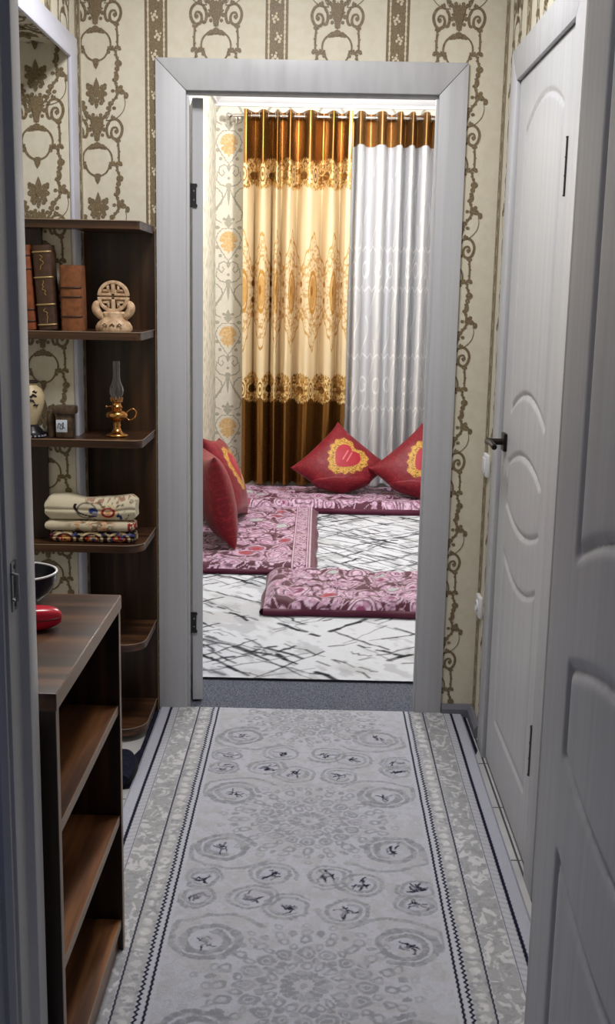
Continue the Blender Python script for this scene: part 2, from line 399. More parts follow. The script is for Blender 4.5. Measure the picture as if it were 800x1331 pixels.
paper(mb, (-1.2, XL, YN, -0.2), lambda u, v, e: (u, v, 2.12 - e), [-0.845, -1.2165], [-1.03], zph=-0.30)
struct(mb.build('wall_recess', PM))
mb = MB()
RD0, RD1 = -0.40, -1.09                     # right doorway rough limits
for y0, y1, z0, z1 in ((RD0, 0, 0, H1), (YN, RD1, 0, H1), (RD1, RD0, 2.03, H1)):
    mb.box(XR, XR + 0.08, y0, y1, z0, z1)
    paper(mb, (y0, y1, z0, z1), lambda u, v, e: (XR - e, u, v), [-0.222 - .3715 * k for k in range(5)], [-0.0365 - .3715 * k for k in range(6)])
struct(mb.build('wall_right', PM))
mb = MB(); NX0, NX1, NZ = -0.447, 0.385, 2.06
mb.box(-1.26, NX0, YN - 0.10, YN, 0, H1).box(NX1, XR + 0.08, YN - 0.10, YN, 0, H1).box(NX0, NX1, YN - 0.10, YN, NZ, H1)
struct(mb.build('wall_near', M_paper))
mb = MB(); mb.box(-1.26, XR + 0.08, -4.2, 0.0, -0.06, 0); struct(mb.build('floor', M_tile, origin=(0, 0, 0)))
mb = MB(); mb.box(XB - 0.08, 2.38, 0.0, YB + 0.08, -0.06, 0.004); struct(mb.build('floor_far_room', M_carpet))
mb = MB(); mb.box(-0.81, XR + 0.08, YN, 0.0, H1, H1 + 0.05); struct(mb.build('ceiling', M_ceil))
mb = MB(); mb.box(XB - 0.08, 2.38, 0.075, YB + 0.08, H2, H2 + 0.05); struct(mb.build('ceiling_far_room', M_ceil))
PM2 = [M_paper2, M_scroll2, M_orange]
mb = MB(); mb.box(XB, 2.3, YB, YB + 0.08, 0, H2)
u2 = 0.00524; per2 = 0.640
bc = [-0.634 + .172 * 2 * k for k in range(3)]; f2 = lambda u, v, e: (u, YB - e, v)
paper_faces((XB, 0.4, 0, H2), bc, 2.394, per2, f2, u2 * 0.97, BM1, 0.0008, 1, None, mb)
paper_faces((XB, 0.4, 0, H2), bc, 2.394, per2, f2, u2 * 0.97, BM2, 0.0008, 2, None, mb)
paper_faces((0.4, 2.3, 2.4, H2), [0.4 + .344 * k for k in range(6)], 2.394, per2, f2, u2 * 0.97, BM1, 0.0008, 1, None, mb)
struct(mb.build('wall_far', PM2))
M_streak = noise_mat('streaked_wallpaper', (160, 158, 134), (230, 227, 214), scale=(1, 16, 7), nscale=2.2, detail=3, rough=0.6, lo=0.36, hi=0.50)
mb = MB(); mb.box(XB - 0.08, XB, 0.075, YB + 0.08, 0, H2)
struct(mb.build('wall_far_left', M_streak))
mb = MB(); mb.box(2.3, 2.38, 0.075, YB + 0.08, 0, H2); struct(mb.build('wall_far_right', M_paper2))
mb = MB(); mb.box(XB - 0.08, -0.772, 0.0, 0.075, 0, H2).box(0.573, 2.38, 0.0, 0.075, 0, H2).box(-0.772, 0.573, 0.0, 0.075, H1, H2); struct(mb.build('wall_far_front', M_paper2))
# cornice of the far room (stepped moulding)
prof = [(0, 0), (0.018, 0.0), (0.022, 0.02), (0.034, 0.028), (0.05, 0.055), (0.078, 0.085), (0.098, 0.095), (0.10, 0.125), (0.115, 0.135), (0.115, 0.165), (0, 0.165)]
mb = MB()
mb.prism([(YB - a, H2 - 0.165 + b) for a, b in prof], XB, 2.3, 'x'); struct(mb.build('trim_1', M_white, smooth=30))
mb = MB(); mb.prism([(XB + a, H2 - 0.165 + b) for a, b in prof], 0.075, YB - 0.1, 'y'); struct(mb.build('trim_2', M_white, smooth=30))
# plastic edging around the recess opening on the left wall
mb = MB()
mb.prism([(-2.02, 2.085), (-0.20, 2.085), (-0.20, 0), (-0.112, 0), (-0.112, 2.15), (-2.02, 2.15)], XL, XL + 0.012, 'x')
struct(mb.build('trim_3', M_trim, bevel=0.003), 'lavender white edging round the recess in the left wall')
# plinth
mb = MB()
mb.prism([(0, 0), (-0.018, 0), (-0.018, 0.030), (-0.010, 0.042), (0, 0.045)], 0.447, XR, 'x')
struct(mb.build('baseboard_back', M_plinth, smooth=30))
mb = MB(); mb.prism([(XR, 0), (XR - 0.018, 0), (XR - 0.018, 0.030), (XR - 0.010, 0.042), (XR, 0.045)], -0.195, -0.018, 'y')
struct(mb.build('baseboard_right', M_plinth, smooth=30))

# ---- doorway to the far room
def leaf_mesh(W, Hh, T):
    """moulded door leaf, local: u 0..W from hinge edge, moulded face at n=0 and at n=-T"""
    nx, nz = int(W / 0.005), int(Hh / 0.0055)
    us = np.linspace(0, W, nx); vs = np.linspace(0, Hh, nz); U, V = np.meshgrid(us, vs)
    mg = 0.118 * W / 0.70; c = W / 2; hw = c - mg
    ar = lambda e, p: [(mg + 2 * hw * k / 16, e + (p - e) * (1 - ((k - 8) / 8) ** 2)) for k in range(17)]
    up = ar(1.097, 1.155) + ar(1.845, 1.905)[::-1]
    md = ar(0.83, 0.785) + ar(0.945, 0.992)[::-1]
    lo = [(mg, 0.165), (W - mg, 0.165)] + ar(0.683, 0.632)[::-1]
    d = np.full(U.shape, 9.0)
    for poly in (up, md, lo):
        for p, q in zip(poly, poly[1:] + poly[:1]):
            d = np.minimum(d, seg_d(U, V, p, q))
    g = -0.0055 * np.exp(-(d / 0.008) ** 2)
    return U, V, g
def leaf_obj(name, parent, W, Hh, T, org, du, dn, m, bev=True):
    """org: hinge-bottom corner of face A; du: direction across; dn: outward normal of face A"""
    U, V, g = leaf_mesh(W, Hh, T); du = np.array(du, float); dn = np.array(dn, float); org = np.array(org, float); up = np.array([0, 0, 1.0])
    A = org + U[..., None] * du + V[..., None] * up + (g[..., None]) * dn
    B = org + U[..., None] * du + V[..., None] * up - (T + g[..., None]) * dn
    fl = np.dot(np.cross(du, up), dn) < 0
    mb = MB(); mb.grid(A, 0, fl); mb.grid(B, 0, not fl)
    def rim(a, b): return np.stack([a, b], 0)
    for a, b, r in ((A[0], B[0], 1), (A[-1], B[-1], 0), (A[:, 0], B[:, 0], 0), (A[:, -1], B[:, -1], 1)):
        mb.grid(rim(a, b), 0, (not fl) if r else fl)
    return mb.build(name, m, parent, smooth=35)
d1 = sroot('door_1', (-0.0325, 0, 0))
FZ = 2.122; CW = 0.095; g_ = 0.0006
mb = MB(); mb.prism([(-0.522, 0), (-0.427, 0), (-0.427, FZ - CW - g_), (-0.522, FZ - g_)], -0.012, 0, 'y'); mb.build('casing', M_door, d1, bevel=0.0025)
mb = MB(); mb.prism([(0.445, 0), (0.357, 0), (0.357, FZ - CW - g_), (0.445, FZ - g_)], -0.012, 0, 'y'); mb.build('casing', M_door, d1, bevel=0.0025)
mb = MB(); mb.prism([(-0.522, FZ + g_), (0.445, FZ + g_), (0.357, FZ - CW + g_), (-0.427, FZ - CW + g_)], -0.012, 0, 'y'); mb.build('casing', M_doorh, d1, bevel=0.0025)
for s_, x0, x1, x2 in ((1, OXL, -0.431, -0.419), (-1, OXR, 0.362, 0.350)):
    a, b = sorted((x0, x1)); mb = MB(); mb.box(a, b, 0, 0.075, 0, OZ - 0.018)
    a, b = sorted((x1, x2)); mb.box(a, b, 0.006, 0.028, 0, OZ - 0.032)
    mb.build('door_frame', M_door, d1, bevel=0.002)
mb = MB(); mb.box(OXL, OXR, 0, 0.075, OZ - 0.018, OZ).box(-0.431, 0.362, 0.006, 0.028, OZ - 0.032, OZ - 0.018); mb.build('door_frame', M_doorh, d1, bevel=0.002)
al = math.radians(9.5)
du = np.array([-math.sin(al), math.cos(al), 0]); dn = np.array([math.cos(al), math.sin(al), 0])
lf = leaf_obj('door_leaf', d1, 0.78, 2.005, 0.034, np.array([-0.416, 0.066, 0.014]) + dn * 0.0345, du, dn, M_door)
for zc in (1.72, 0.295):
    mb = MB(); c0 = np.array([-0.416, 0.066, 0]); 
    # hinge leaf let into the door edge, with rounded ends and screws
    hw, hh = 0.012, 0.037
    poly = [(-hw, -hh), (hw - 0.003, -hh), (hw, -hh + 0.006), (hw - 0.004, -hh + 0.012), (hw - 0.004, hh - 0.012), (hw, hh - 0.006), (hw - 0.003, hh), (-hw, hh)]
    mb.prism([(-0.411 + p[0], zc + p[1]) for p in poly], 0.0615, 0.0655, 'y')
    mb.tube([(-0.4215, 0.062, zc - hh), (-0.4215, 0.062, zc + hh)], 0.004, 10)
    for dz in (-0.014, 0.014): mb.lathe([(0.0001, 0), (0.003, 0), (0.003, 0.0)], (-0.411, 0.0, 0), 3) if False else mb.tube([(-0.411, 0.0613, zc + dz), (-0.411, 0.0605, zc + dz)], [0.003, 0.002], 8, 1)
    mb.build('hinge', [M_black, M_steel], d1, smooth=35)

# ---- door in the right wall
d2 = sroot('door_2', (0.55, -0.72, 0)); XF = 0.548
cy0, cy1 = -0.275, -0.372
for y0, y1 in ((-0.255, -0.352), (-1.185, -1.088)):
    a, b = sorted((y0, y1)); mb = MB(); zt = FZ - 0.018
    inn = b if y0 < -1 else a; out = a if y0 < -1 else b
    mb.prism([(out, 0), (inn, 0), (inn, zt - 0.092 - g_), (out, zt - g_)], XF - 0.012, XR, 'x'); mb.build('casing', M_door, d2, bevel=0.0025)
mb = MB(); zt = FZ - 0.018
mb.prism([(-0.255, zt + g_), (-1.185, zt + g_), (-1.088, zt - 0.092 + g_), (-0.352, zt - 0.092 + g_)], XF - 0.012, XR, 'x'); mb.build('casing', M_doorh, d2, bevel=0.0025)
mb = MB(); mb.box(XR - 0.001, XR + 0.08, -0.40, -0.358, 0, 2.03).box(XR - 0.001, XR + 0.08, -1.09, -1.082, 0, 2.03).box(XR - 0.001, XR + 0.08, -1.082, -0.358, 2.012, 2.03)
mb.build('door_frame', M_door, d2)
leaf_obj('door_leaf', d2, 0.708, 1.996, 0.036, (XF, -1.072, 0.012), (0, 1, 0), (-1, 0, 0), M_door)
for zc in (1.705, 0.335):
    mb = MB(); mb.tube([(XF - 0.006, -1.078, zc - 0.06), (XF - 0.006, -1.078, zc + 0.06)], 0.0085, 12)
    for dz in (-0.062, 0.062, -0.02, 0.02): mb.tube([(XF - 0.006, -1.078, zc + dz - 0.0015), (XF - 0.006, -1.078, zc + dz + 0.0015)], 0.0095, 12)
    mb.box(XF - 0.003, XF + 0.0, -1.086, -1.07, zc - 0.055, zc + 0.055); mb.build('hinge', M_black, d2, smooth=35)
hy, hz = -0.425, 1.008
mb = MB(); mb.box(XF - 0.010, XF, hy - 0.026, hy + 0.026, hz - 0.026, hz + 0.026)
hd = mb.build('door_handle', M_bronze, d2, bevel=0.003)
mb = MB(); mb.tube([(XF - 0.008, hy, hz), (XF - 0.05, hy, hz)], 0.0095, 14)
lv = spline([(XF - 0.046, hy + 0.006, hz), (XF - 0.054, hy - 0.004, hz + 0.001), (XF - 0.056, hy - 0.03, hz + 0.004), (XF - 0.053, hy - 0.075, hz + 0.004), (XF - 0.050, hy - 0.115, hz - 0.002)], 6)
mb.tube(lv, [0.010] * 6 + [0.0085] * (len(lv) - 7) + [0.007], 12); mb.build('lever', M_bronze, hd, smooth=50)
mb = MB(); mb.box(XF + 0.0005, XF + 0.035, -1.08, -0.36, 0.0, 0.006); mb.build('threshold', M_steel, d2)

# ---- near doorway that the camera looks through
d3 = sroot('door_3', (0, YN, 0))
yn0 = YN - 0.10
def jamb(sx, xs, xr, xo):
    """stop face at xs, rabbet face at xr, outside at xo"""
    mb = MB(); pl = [(xs, YN), (xs, YN - 0.045), (xr, YN - 0.050), (xr, yn0), (xo, yn0), (xo, YN)]
    mb.prism(pl, 0, NZ, 'z'); return mb.build('door_frame', M_door, d3, bevel=0.0015)
jl = jamb(1, -0.414, -0.427, NX0); jamb(-1, 0.352, 0.366, NX1)
mb = MB(); mb.box(-0.427, 0.366, yn0, YN, NZ - 0.02, NZ); mb.build('door_frame', M_doorh, d3)
for s_, a in ((-1, -0.432), (1, 0.385)):
    mb = MB(); b = a + s_ * 0.085
    pl = [(a, yn0), (a, yn0 - 0.010), (a + s_ * 0.010, yn0 - 0.014), (a + s_ * 0.018, yn0 - 0.009), (a + s_ * 0.024, yn0 - 0.016), (a + s_ * 0.075, yn0 - 0.016), (b, yn0 - 0.008), (b, yn0)]
    mb.prism(pl, 0, NZ + 0.06, 'z'); mb.build('casing', M_door, d3, smooth=25)
for s_, a in ((-1, -0.432), (1, 0.385)):
    mb = MB(); b = a + s_ * 0.085; x0, x1 = sorted((a, b))
    mb.box(x0, x1, YN, YN + 0.012, 0, NZ + 0.06); mb.build('casing', M_door, d3, bevel=0.003)
# strike plate with its lip and latch hole
mb = MB(); sy = YN - 0.073
mb.box(-0.4275, -0.4245, sy - 0.012, sy + 0.012, 0.970, 1.042)
stp = mb.build('strike_plate', M_steel, jl, bevel=0.001)
mb = MB(); mb.tube([(-0.425, sy - 0.010, 0.988), (-0.417, sy - 0.014, 0.988), (-0.417, sy - 0.014, 1.026), (-0.425, sy - 0.010, 1.026)], 0.003, 8); mb.build('lip', M_steel, stp, smooth=40)
mb = MB(); mb.box(-0.4246, -0.4240, sy - 0.005, sy + 0.006, 0.99, 1.024).tube([(-0.4246, sy, 0.979), (-0.4238, sy, 0.979)], 0.0035, 8).tube([(-0.4246, sy, 1.034), (-0.4238, sy, 1.034)], 0.0035, 8)
mb.build('latch_hole', M_gap, stp)
leaf_obj('door_leaf', d3, 0.80, 2.0, 0.040, (0.330, yn0 - 0.002, 0.010), (0, -1, 0), (-1, 0, 0), M_door)
for zc in (1.76, 0.27):
    mb = MB(); mb.tube([(0.374, yn0 - 0.004, zc - 0.05), (0.374, yn0 - 0.004, zc + 0.05)], 0.006, 10); mb.build('hinge', M_steel, d3, smooth=35)

# switch and socket on the right wall beside the corner
for nm, lb, z0, z1 in (('light_switch', 'white plastic light switch on the right wall by the corner', 0.853, 0.925), ('power_socket', 'white plastic power socket low on the right wall by the corner', 0.385, 0.455)):
    t = thing(nm, lb, 'switch' if 'switch' in nm else 'socket', (XR, -0.09, z0))
    mb = MB(); mb.box(XR - 0.013, XR, -0.127, -0.053, z0, z1); mb.build('faceplate', M_white, t, bevel=0.004)
    mb = MB()
    if 'switch' in nm: mb.box(XR - 0.018, XR - 0.012, -0.115, -0.065, z0 + 0.012, z1 - 0.012); mb.build('rocker', M_white, t, bevel=0.002)
    else:
        mb.lathe([(0.020, 0), (0.020, 0.006), (0.016, 0.006), (0.016, 0.001)], (0, 0, 0), 20)
        mb.v = [(XR - 0.012 - p[2], -0.09 + p[0], (z0 + z1) / 2 + p[1]) for p in mb.v]; mb.build('socket_ring', M_white, t, smooth=40)

# ------------------------------------------------------------------ hall rug
def build_rug():
    cv = Canvas(-0.52, 0.52, 640, -2.02, 0.004, 860); X, Y = cv.X, cv.Y; ax = np.abs(X)
    base = lin((191, 193, 205)); grey = lin((144, 146, 155)); dk = lin((146, 146, 150)); navy = lin((28, 30, 52)); lt = lin((216, 216, 220)); lilac = lin((178, 180, 196))
    c = np.zeros(X.shape + (3,)) + base
    P = 0.737; m0 = -0.83
    wx = X + 0.006 * (vn(X * 60, Y * 60, 3) - .5); wy = Y + 0.006 * (vn(X * 60, Y * 60, 5) - .5)
    v = np.mod(wy - m0 + P / 2, P) - P / 2
    # faint mottling of the field
    c = mixc(c, lin((184, 184, 190)), 0.75 * ss(0.52, 0.60, fbm(X * 26, Y * 26, 2)))
    c = mixc(c, lin((174, 174, 178)), 0.5 * ss(0.60, 0.66, fbm(X * 60, Y * 60, 8)))
    r = np.hypot(wx, v * 1.05); th = np.arctan2(v, wx)
    def petals(n, rk, a, b, ph=0.0, hollow=0.0, col=grey, op=0.85):
        nonlocal c
        ta = (np.mod(th * n / (2 * PI) + ph, 1) - .5) * (2 * PI / n) * rk
        e = np.sqrt((ta / a) ** 2 + ((r - rk) / b) ** 2)
        m = (1 - ss(0.85, 1.1, e)) * op
        if hollow: m = m * ss(hollow - .15, hollow + .15, e)
        c = mixc(c, col, m)
    petals(12, 0.030, .0075, .008, 0, 0.0); petals(18, 0.049, .008, .008, .5, 0.0)
    c = mixc(c, grey, 0.8 * (1 - ss(.003, .006, np.abs(r - .040)))); c = mixc(c, grey, .8 * (1 - ss(.008, .012, r)))
    petals(16, 0.078, .013, .017, .5, 0.45); petals(16, 0.097, .010, .012, 0, 0.0)
    petals(16, 0.125, .021, .022, .5, 0.5); petals(16, 0.125, .007, .009, .5, 0)
    petals(16, 0.150, .012, .014, 0, 0.4); petals(20, 0.178, .015, .018, .5, 0.45); petals(20, 0.205, .010, .012, 0, 0.0)
    petals(20, 0.205, .014, .015, .5, .5, op=.7); petals(22, .235, .012, .012, 0, .4, op=.5)
    cv.c = c
    # big scrolls with a navy sprig at the heart of each
    rnd = random.Random(4)
    sp = [(.217, .158), (.217, -.158), (-.217, .158), (-.217, -.158)]
    mid = [(.262, .415 - P / 1 + P), (-.258, .412), (-.262, .318), (.258, .345), (-.088, .372 + P * 0), (-.129, .30 + .03), (-.045, .282), (.052, .40), (.132, .352), (.091, .278)]
    mid = [(-.256, -.313), (.266, -.345), (-.262, -.40), (.262, -.41), (-.088, -.289), (-.132, -.399), (-.045, -.438), (.052, -.292), (.131, -.325), (.091, -.446)]
    for k in (2, 1, 0, -1, -2):
        cy = m0 + P * k
        for i, (x, y) in enumerate(sp + mid):
            y = cy + y; side = 1 if x > 0 else -1
            if y > 0.06 or y < -2.1: continue
            R = 0.066 if i < 4 else 0.052
            if abs(x) > .25: R = .040
            a0 = rnd.uniform(0, 6.28)
            pts = [(x + (R + .012 - R * .62 * t / 34) * math.cos(a0 + t * .32), y + (R + .012 - R * .62 * t / 34) * .95 * math.sin(a0 + t * .32)) for t in range(35)]
            cv.stroke(pts, 0.0165 if i < 4 else .011, grey, op=.80 if i < 4 else .65)
            if i < 4:
                sy = 1 if (i % 2 == 0) else -1
                big = spline([(x + side * .075, y - sy * .02), (x + side * .085, y + sy * .05), (x + side * .02, y + sy * .095), (x - side * .06, y + sy * .10), (x - side * .12, y + sy * .06)], 6)
                cv.stroke([(max(-.3, min(.3, p[0])), p[1]) for p in big], 0.013, grey, op=.5)
            cv.stroke([(x - .02, y - .01), (x + .015, y + .012)], 0.030, lin((182, 184, 202)), soft=.010, op=.55)
            for q in range(8):
                a = rnd.uniform(0, 6.28); L = rnd.uniform(.014, .030); bx, by = x + rnd.uniform(-.012, .012), y + rnd.uniform(-.012, .012)
                pp = [(bx, by)]
                for t in range(3):
                    a += rnd.uniform(-.9, .9); bx += L / 3 * math.cos(a); by += L / 3 * math.sin(a); pp.append((bx, by))
                cv.stroke(pp, .0050, navy, soft=.0018, op=.9)
    c = cv.c
    dx_, dy_ = cv.xs[1] - cv.xs[0], cv.ys[1] - cv.ys[0]
    di = ((vn(X * 34, Y * 34, 61) - .5) * .016 / dx_).astype(int); dj = ((vn(X * 34, Y * 34, 67) - .5) * .016 / dy_).astype(int)
    di += ((vn(X * 120, Y * 120, 71) - .5) * .006 / dx_).astype(int); dj += ((vn(X * 120, Y * 120, 73) - .5) * .006 / dy_).astype(int)
    jj, ii = np.indices(X.shape); c = c[np.clip(jj + dj, 0, X.shape[0] - 1), np.clip(ii + di, 0, X.shape[1] - 1)]
    c = mixc(c, base, .26 * ss(.50, .62, fbm(X * 85, Y * 85, 81, 2))); c = mixc(c, lin((180, 181, 190)), .5 * ss(.56, .66, fbm(X * 40, Y * 40, 87, 2)))
    # borders
    bd = ss(.304, .308, ax); c = mixc(c, base, bd)
    z1 = .0022 * np.sin(Y * 2 * PI / .0165) + .0015 * (vn(Y * 30, ax * 0, 1) - .5)
    # row of ovals
    b1 = ss(.340, .342, ax) * (1 - ss(.380, .382, ax))
    c = mixc(c, lin((176, 176, 181)), b1)
    ov = np.hypot((ax - .3605) / .013, (np.mod(Y + .002 * np.sin(X * 50), .040) - .020) / .0155)
    c = mixc(c, lt, b1 * (1 - ss(.7, 1.2, ov + .5 * (vn(X * 110, Y * 110, 14) - .5))) * (0.4 + .6 * vn(X * 90, Y * 90, 4))); 
    c = mixc(c, grey, b1 * .7 * ss(.60, .68, fbm(X * 70, Y * 70, 6)))
    # wide leafy band
    b2 = ss(.386, .388, ax) * (1 - ss(.450, .452, ax))
    q = fbm(ax * 78 + 2.4 * vn(X * 30, Y * 30, 2), Y * 52 + 2.6 * vn(X * 34, Y * 34, 9), 12, 2); q = q + .05 * np.sin(Y * 2 * PI / .085 + ax * 60)
    c = mixc(c, lin((168, 169, 174)), b2); c = mixc(c, lt, b2 * ss(.51, .60, q) * .75); c = mixc(c, lin((150, 151, 157)), b2 * .6 * ss(.56, .62, fbm(X * 75, Y * 75, 15)))
    # ladder
    b3 = ss(.452, .454, ax) * (1 - ss(.476, .478, ax)); c = mixc(c, lin((190, 191, 200)), b3)
    c = mixc(c, lin((176, 177, 189)), b3 * ss(.2, .5, np.sin(Y * 2 * PI / .022 + ax * 120)))
    c = mixc(c, lin((182, 184, 198)), ss(.480, .482, ax))
    def line(pos, wd, col, op=1.0):
        nonlocal c
        c = mixc(c, col, op * (1 - ss(wd / 2 - .0009, wd / 2 + .0009, np.abs(ax - pos))))
    line(.3355 + z1 * 1.25,   .0062, navy); line(.318 + z1 * .5, .0058, navy); line(.383 + .3 * z1, .0044, lin((46, 48, 62)))
    line(.4535, .0020, lin((70, 72, 92)), .9); line(.4795 + .3 * z1, .0085, navy)
    c = c * (0.94 + .10 * vn(X * 330, Y * 330, 21))[..., None]
    h = 0.012 + 0.0008 * (vn(X * 200, Y * 200, 3) - .5) + 0.0025 * vn(X * 3, Y * 2.2, 30)
    e = np.minimum(np.minimum(.52 - ax, .004 - Y), Y + 2.02); h = h * (0.35 + .65 * ss(0, .008, e))
    xw = X + 0.004 * (vn(Y * 2.5, Y * 0, 44) - .5) * ss(.3, .52, ax)
    mb = MB(); mb.grid(np.stack([xw, Y, h], -1)); n = X.size
    # thin edge down to the floor
    rim = np.concatenate([np.stack([xw, Y, h], -1)[0, :], np.stack([xw, Y, h], -1)[1:, -1], np.stack([xw, Y, h], -1)[-1, ::-1][1:], np.stack([xw, Y, h], -1)[::-1, 0][1:]])
    low = rim.copy(); low[:, 2] = 0.0006
    mb.grid(np.stack([low, rim], 0)); cc = np.concatenate([c.reshape(-1, 3), np.tile(lin((150, 150, 158)), (2 * len(rim), 1))])
    return mb.build('runner_rug', col_mat('woven_grey_rug', 0.95, 0.1, bump=0.5, bscale=420), cols=cc, smooth=180)
tag(build_rug(), 'long pale grey runner rug with medallions and navy border lines on the hall floor', 'rug')
mb = MB()
poly = [(-0.535, -0.02), (0.530, -0.02), (0.532, -0.30), (0.500, -0.40), (-0.50, -0.62), (-0.555, -0.64), (-0.575, -0.56), (-0.56, -0.45), (-0.535, -0.35)]
mb.prism(poly[::-1], 0.0004, 0.0036, 'z'); tag(mb.build('floor_mat', M_navy), 'dark navy mat showing under both far corners of the runner rug', 'mat')
# ------------------------------------------------------------------ far room floor things
def build_carpet():
    cv = Canvas(XB + .01, 1.3, 420, 0.302, 4.15, 500); X, Y = cv.X, cv.Y
    c = np.zeros(X.shape + (3,)) + lin((212, 216, 226))
    c = mixc(c, lin((186, 188, 194)), .7 * ss(.50, .68, fbm(X * 5 + Y * 3, Y * 6, 3))); c = mixc(c, lin((160, 163, 172)), .5 * ss(.58, .70, fbm(X * 14 + 8 * Y, Y * 9 - 4 * X, 7)))
    cv.c = c; rnd = random.Random(11)
    for k in range(1000):
        x, y = rnd.uniform(XB, 1.3), rnd.uniform(.36, 4.1); fam = rnd.random() < .5
        cl = vn(np.array([x * 1.6]), np.array([y * 1.2]), 50)[0]
        if cl < .42 and rnd.random() < .7: continue
        if y > 1.9 and rnd.random() < .35: continue
        a = math.radians((42 if fam else -44) + rnd.uniform(-14, 14)); L = rnd.uniform(.12, .60) * (1.2 if cl > .6 else .8)
        wd = rnd.choice([.007, .009, .012, .016, .022]); col = lin(rnd.choice([(22, 24, 34), (30, 32, 42), (60, 62, 72), (110, 112, 122)]))
        n = 7; pts = []
        for t in range(n + 1): pts.append((x + (t / n - .5) * L * math.cos(a) + rnd.uniform(-.006, .006), y + (t / n - .5) * L * math.sin(a) + rnd.uniform(-.012, .012)))
        for i in range(n):
            if rnd.random() < .16: continue
            cv.stroke(pts[i:i + 2], wd * rnd.uniform(.5, 1.2), col, soft=.005, op=rnd.uniform(.75, 1))
    c = cv.c * (0.95 + .08 * vn(X * 180, Y * 180, 5))[..., None]
    h = 0.013 + 0.001 * vn(X * 60, Y * 60, 2); ed = np.stack([X, Y, h], -1)
    mb = MB(); mb.grid(ed); rim = ed[0]; low = rim.copy(); low[:, 2] = .0045
    mb.grid(np.stack([low, rim], 0))
    cc = np.concatenate([c.reshape(-1, 3), np.tile(lin((30, 30, 38)), (len(rim), 1)), np.tile(lin((60, 60, 70)), (len(rim), 1))])
    return mb.build('carpet', col_mat('white_scratch_carpet', 0.95, 0.1, bump=.3, bscale=300), cols=cc, smooth=180)
tag(build_carpet(), 'white carpet with black scratchy crossing lines on the far room floor', 'carpet')

M_quilt = col_mat('maroon_quilt_cloth', 0.6, 0.3, sheen=0.3)
def worley(x, y, sd=0):
    xi, yi = np.floor(x), np.floor(y); f1 = np.full(x.shape, 9.); f2 = f1.copy(); idn = np.zeros(x.shape)
    for a in (-1, 0, 1):
        for b in (-1, 0, 1):
            cx, cy = xi + a, yi + b; h1 = _tab[(cx + sd * 31).astype(int) % 256, cy.astype(int) % 256]; h2 = _tab[(cy + sd * 17 + 91).astype(int) % 256, (cx + 57).astype(int) % 256]
            d = np.hypot(x - cx - .15 - .7 * h1, y - cy - .15 - .7 * h2); near = d < f1
            f2 = np.where(near, f1, np.minimum(f2, d)); idn = np.where(near, np.mod(h1 * 7.3 + h2 * 3.1, 1), idn); f1 = np.where(near, d, f1)
    return f1, f2 - f1, idn
def mat_pattern(u, v, s_=1.0, sd=0, pale=(206, 178, 204), deep=(74, 8, 42)):
    """pale speckled petals and leaves with maroon ground between; u, v in metres"""
    u = u / 1.45; v = v / 1.45; q = .022; wx = u + q * (vn(u * 17, v * 17, sd) - .5) * 2; wy = v + q * (vn(u * 17, v * 17, sd + 4) - .5) * 2
    c = np.zeros(u.shape + (3,)) + lin(deep); P = lin(pale)
    f1, g, idn = worley(wx / .088, wy / .098, sd)
    lob = f1 + .07 * np.sin(np.arctan2(vn(u * 9, v * 9, 3) - .5, vn(u * 9, v * 9, 5) - .5) * 4)
    big = 1 - ss(.40, .44, lob); c = mixc(c, P, big)
    c = mixc(c, lin(deep), (1 - ss(.020, .045, np.abs(lob - .29))) * .9)
    c = mixc(c, lin((120, 44, 86)), (1 - ss(.10, .13, lob)) * (idn > .4))
    c = mixc(c, P, (1 - ss(.03, .06, f1)))
    f2, g2, id2 = worley(wx / .036 + 7, wy / .044, sd + 3)
    sm = (1 - ss(.34, .42, f2)) * (1 - ss(.40, .47, 1 - lob) * 0) * ss(.46, .52, lob) * (id2 > .22); c = mixc(c, P, sm * .95)
    c = mixc(c, lin(deep), sm * (1 - ss(.05, .10, f2)) * .9)
    c = mixc(c, P, (1 - ss(.016, .034, g)) * .85)
    c = mixc(c, lin((160, 108, 142)), np.clip(big + sm, 0, 1) * .75 * ss(.50, .58, vn(u * 140, v * 140, sd + 3)) * (c[..., 0] > .4))
    c = mixc(c, lin((150, 22, 40)), .85 * (idn > .90) * (1 - ss(.24, .27, lob))); c = mixc(c, lin((160, 188, 178)), .7 * (np.abs(idn - .12) < .03) * (1 - ss(.24, .27, lob)))
    return c
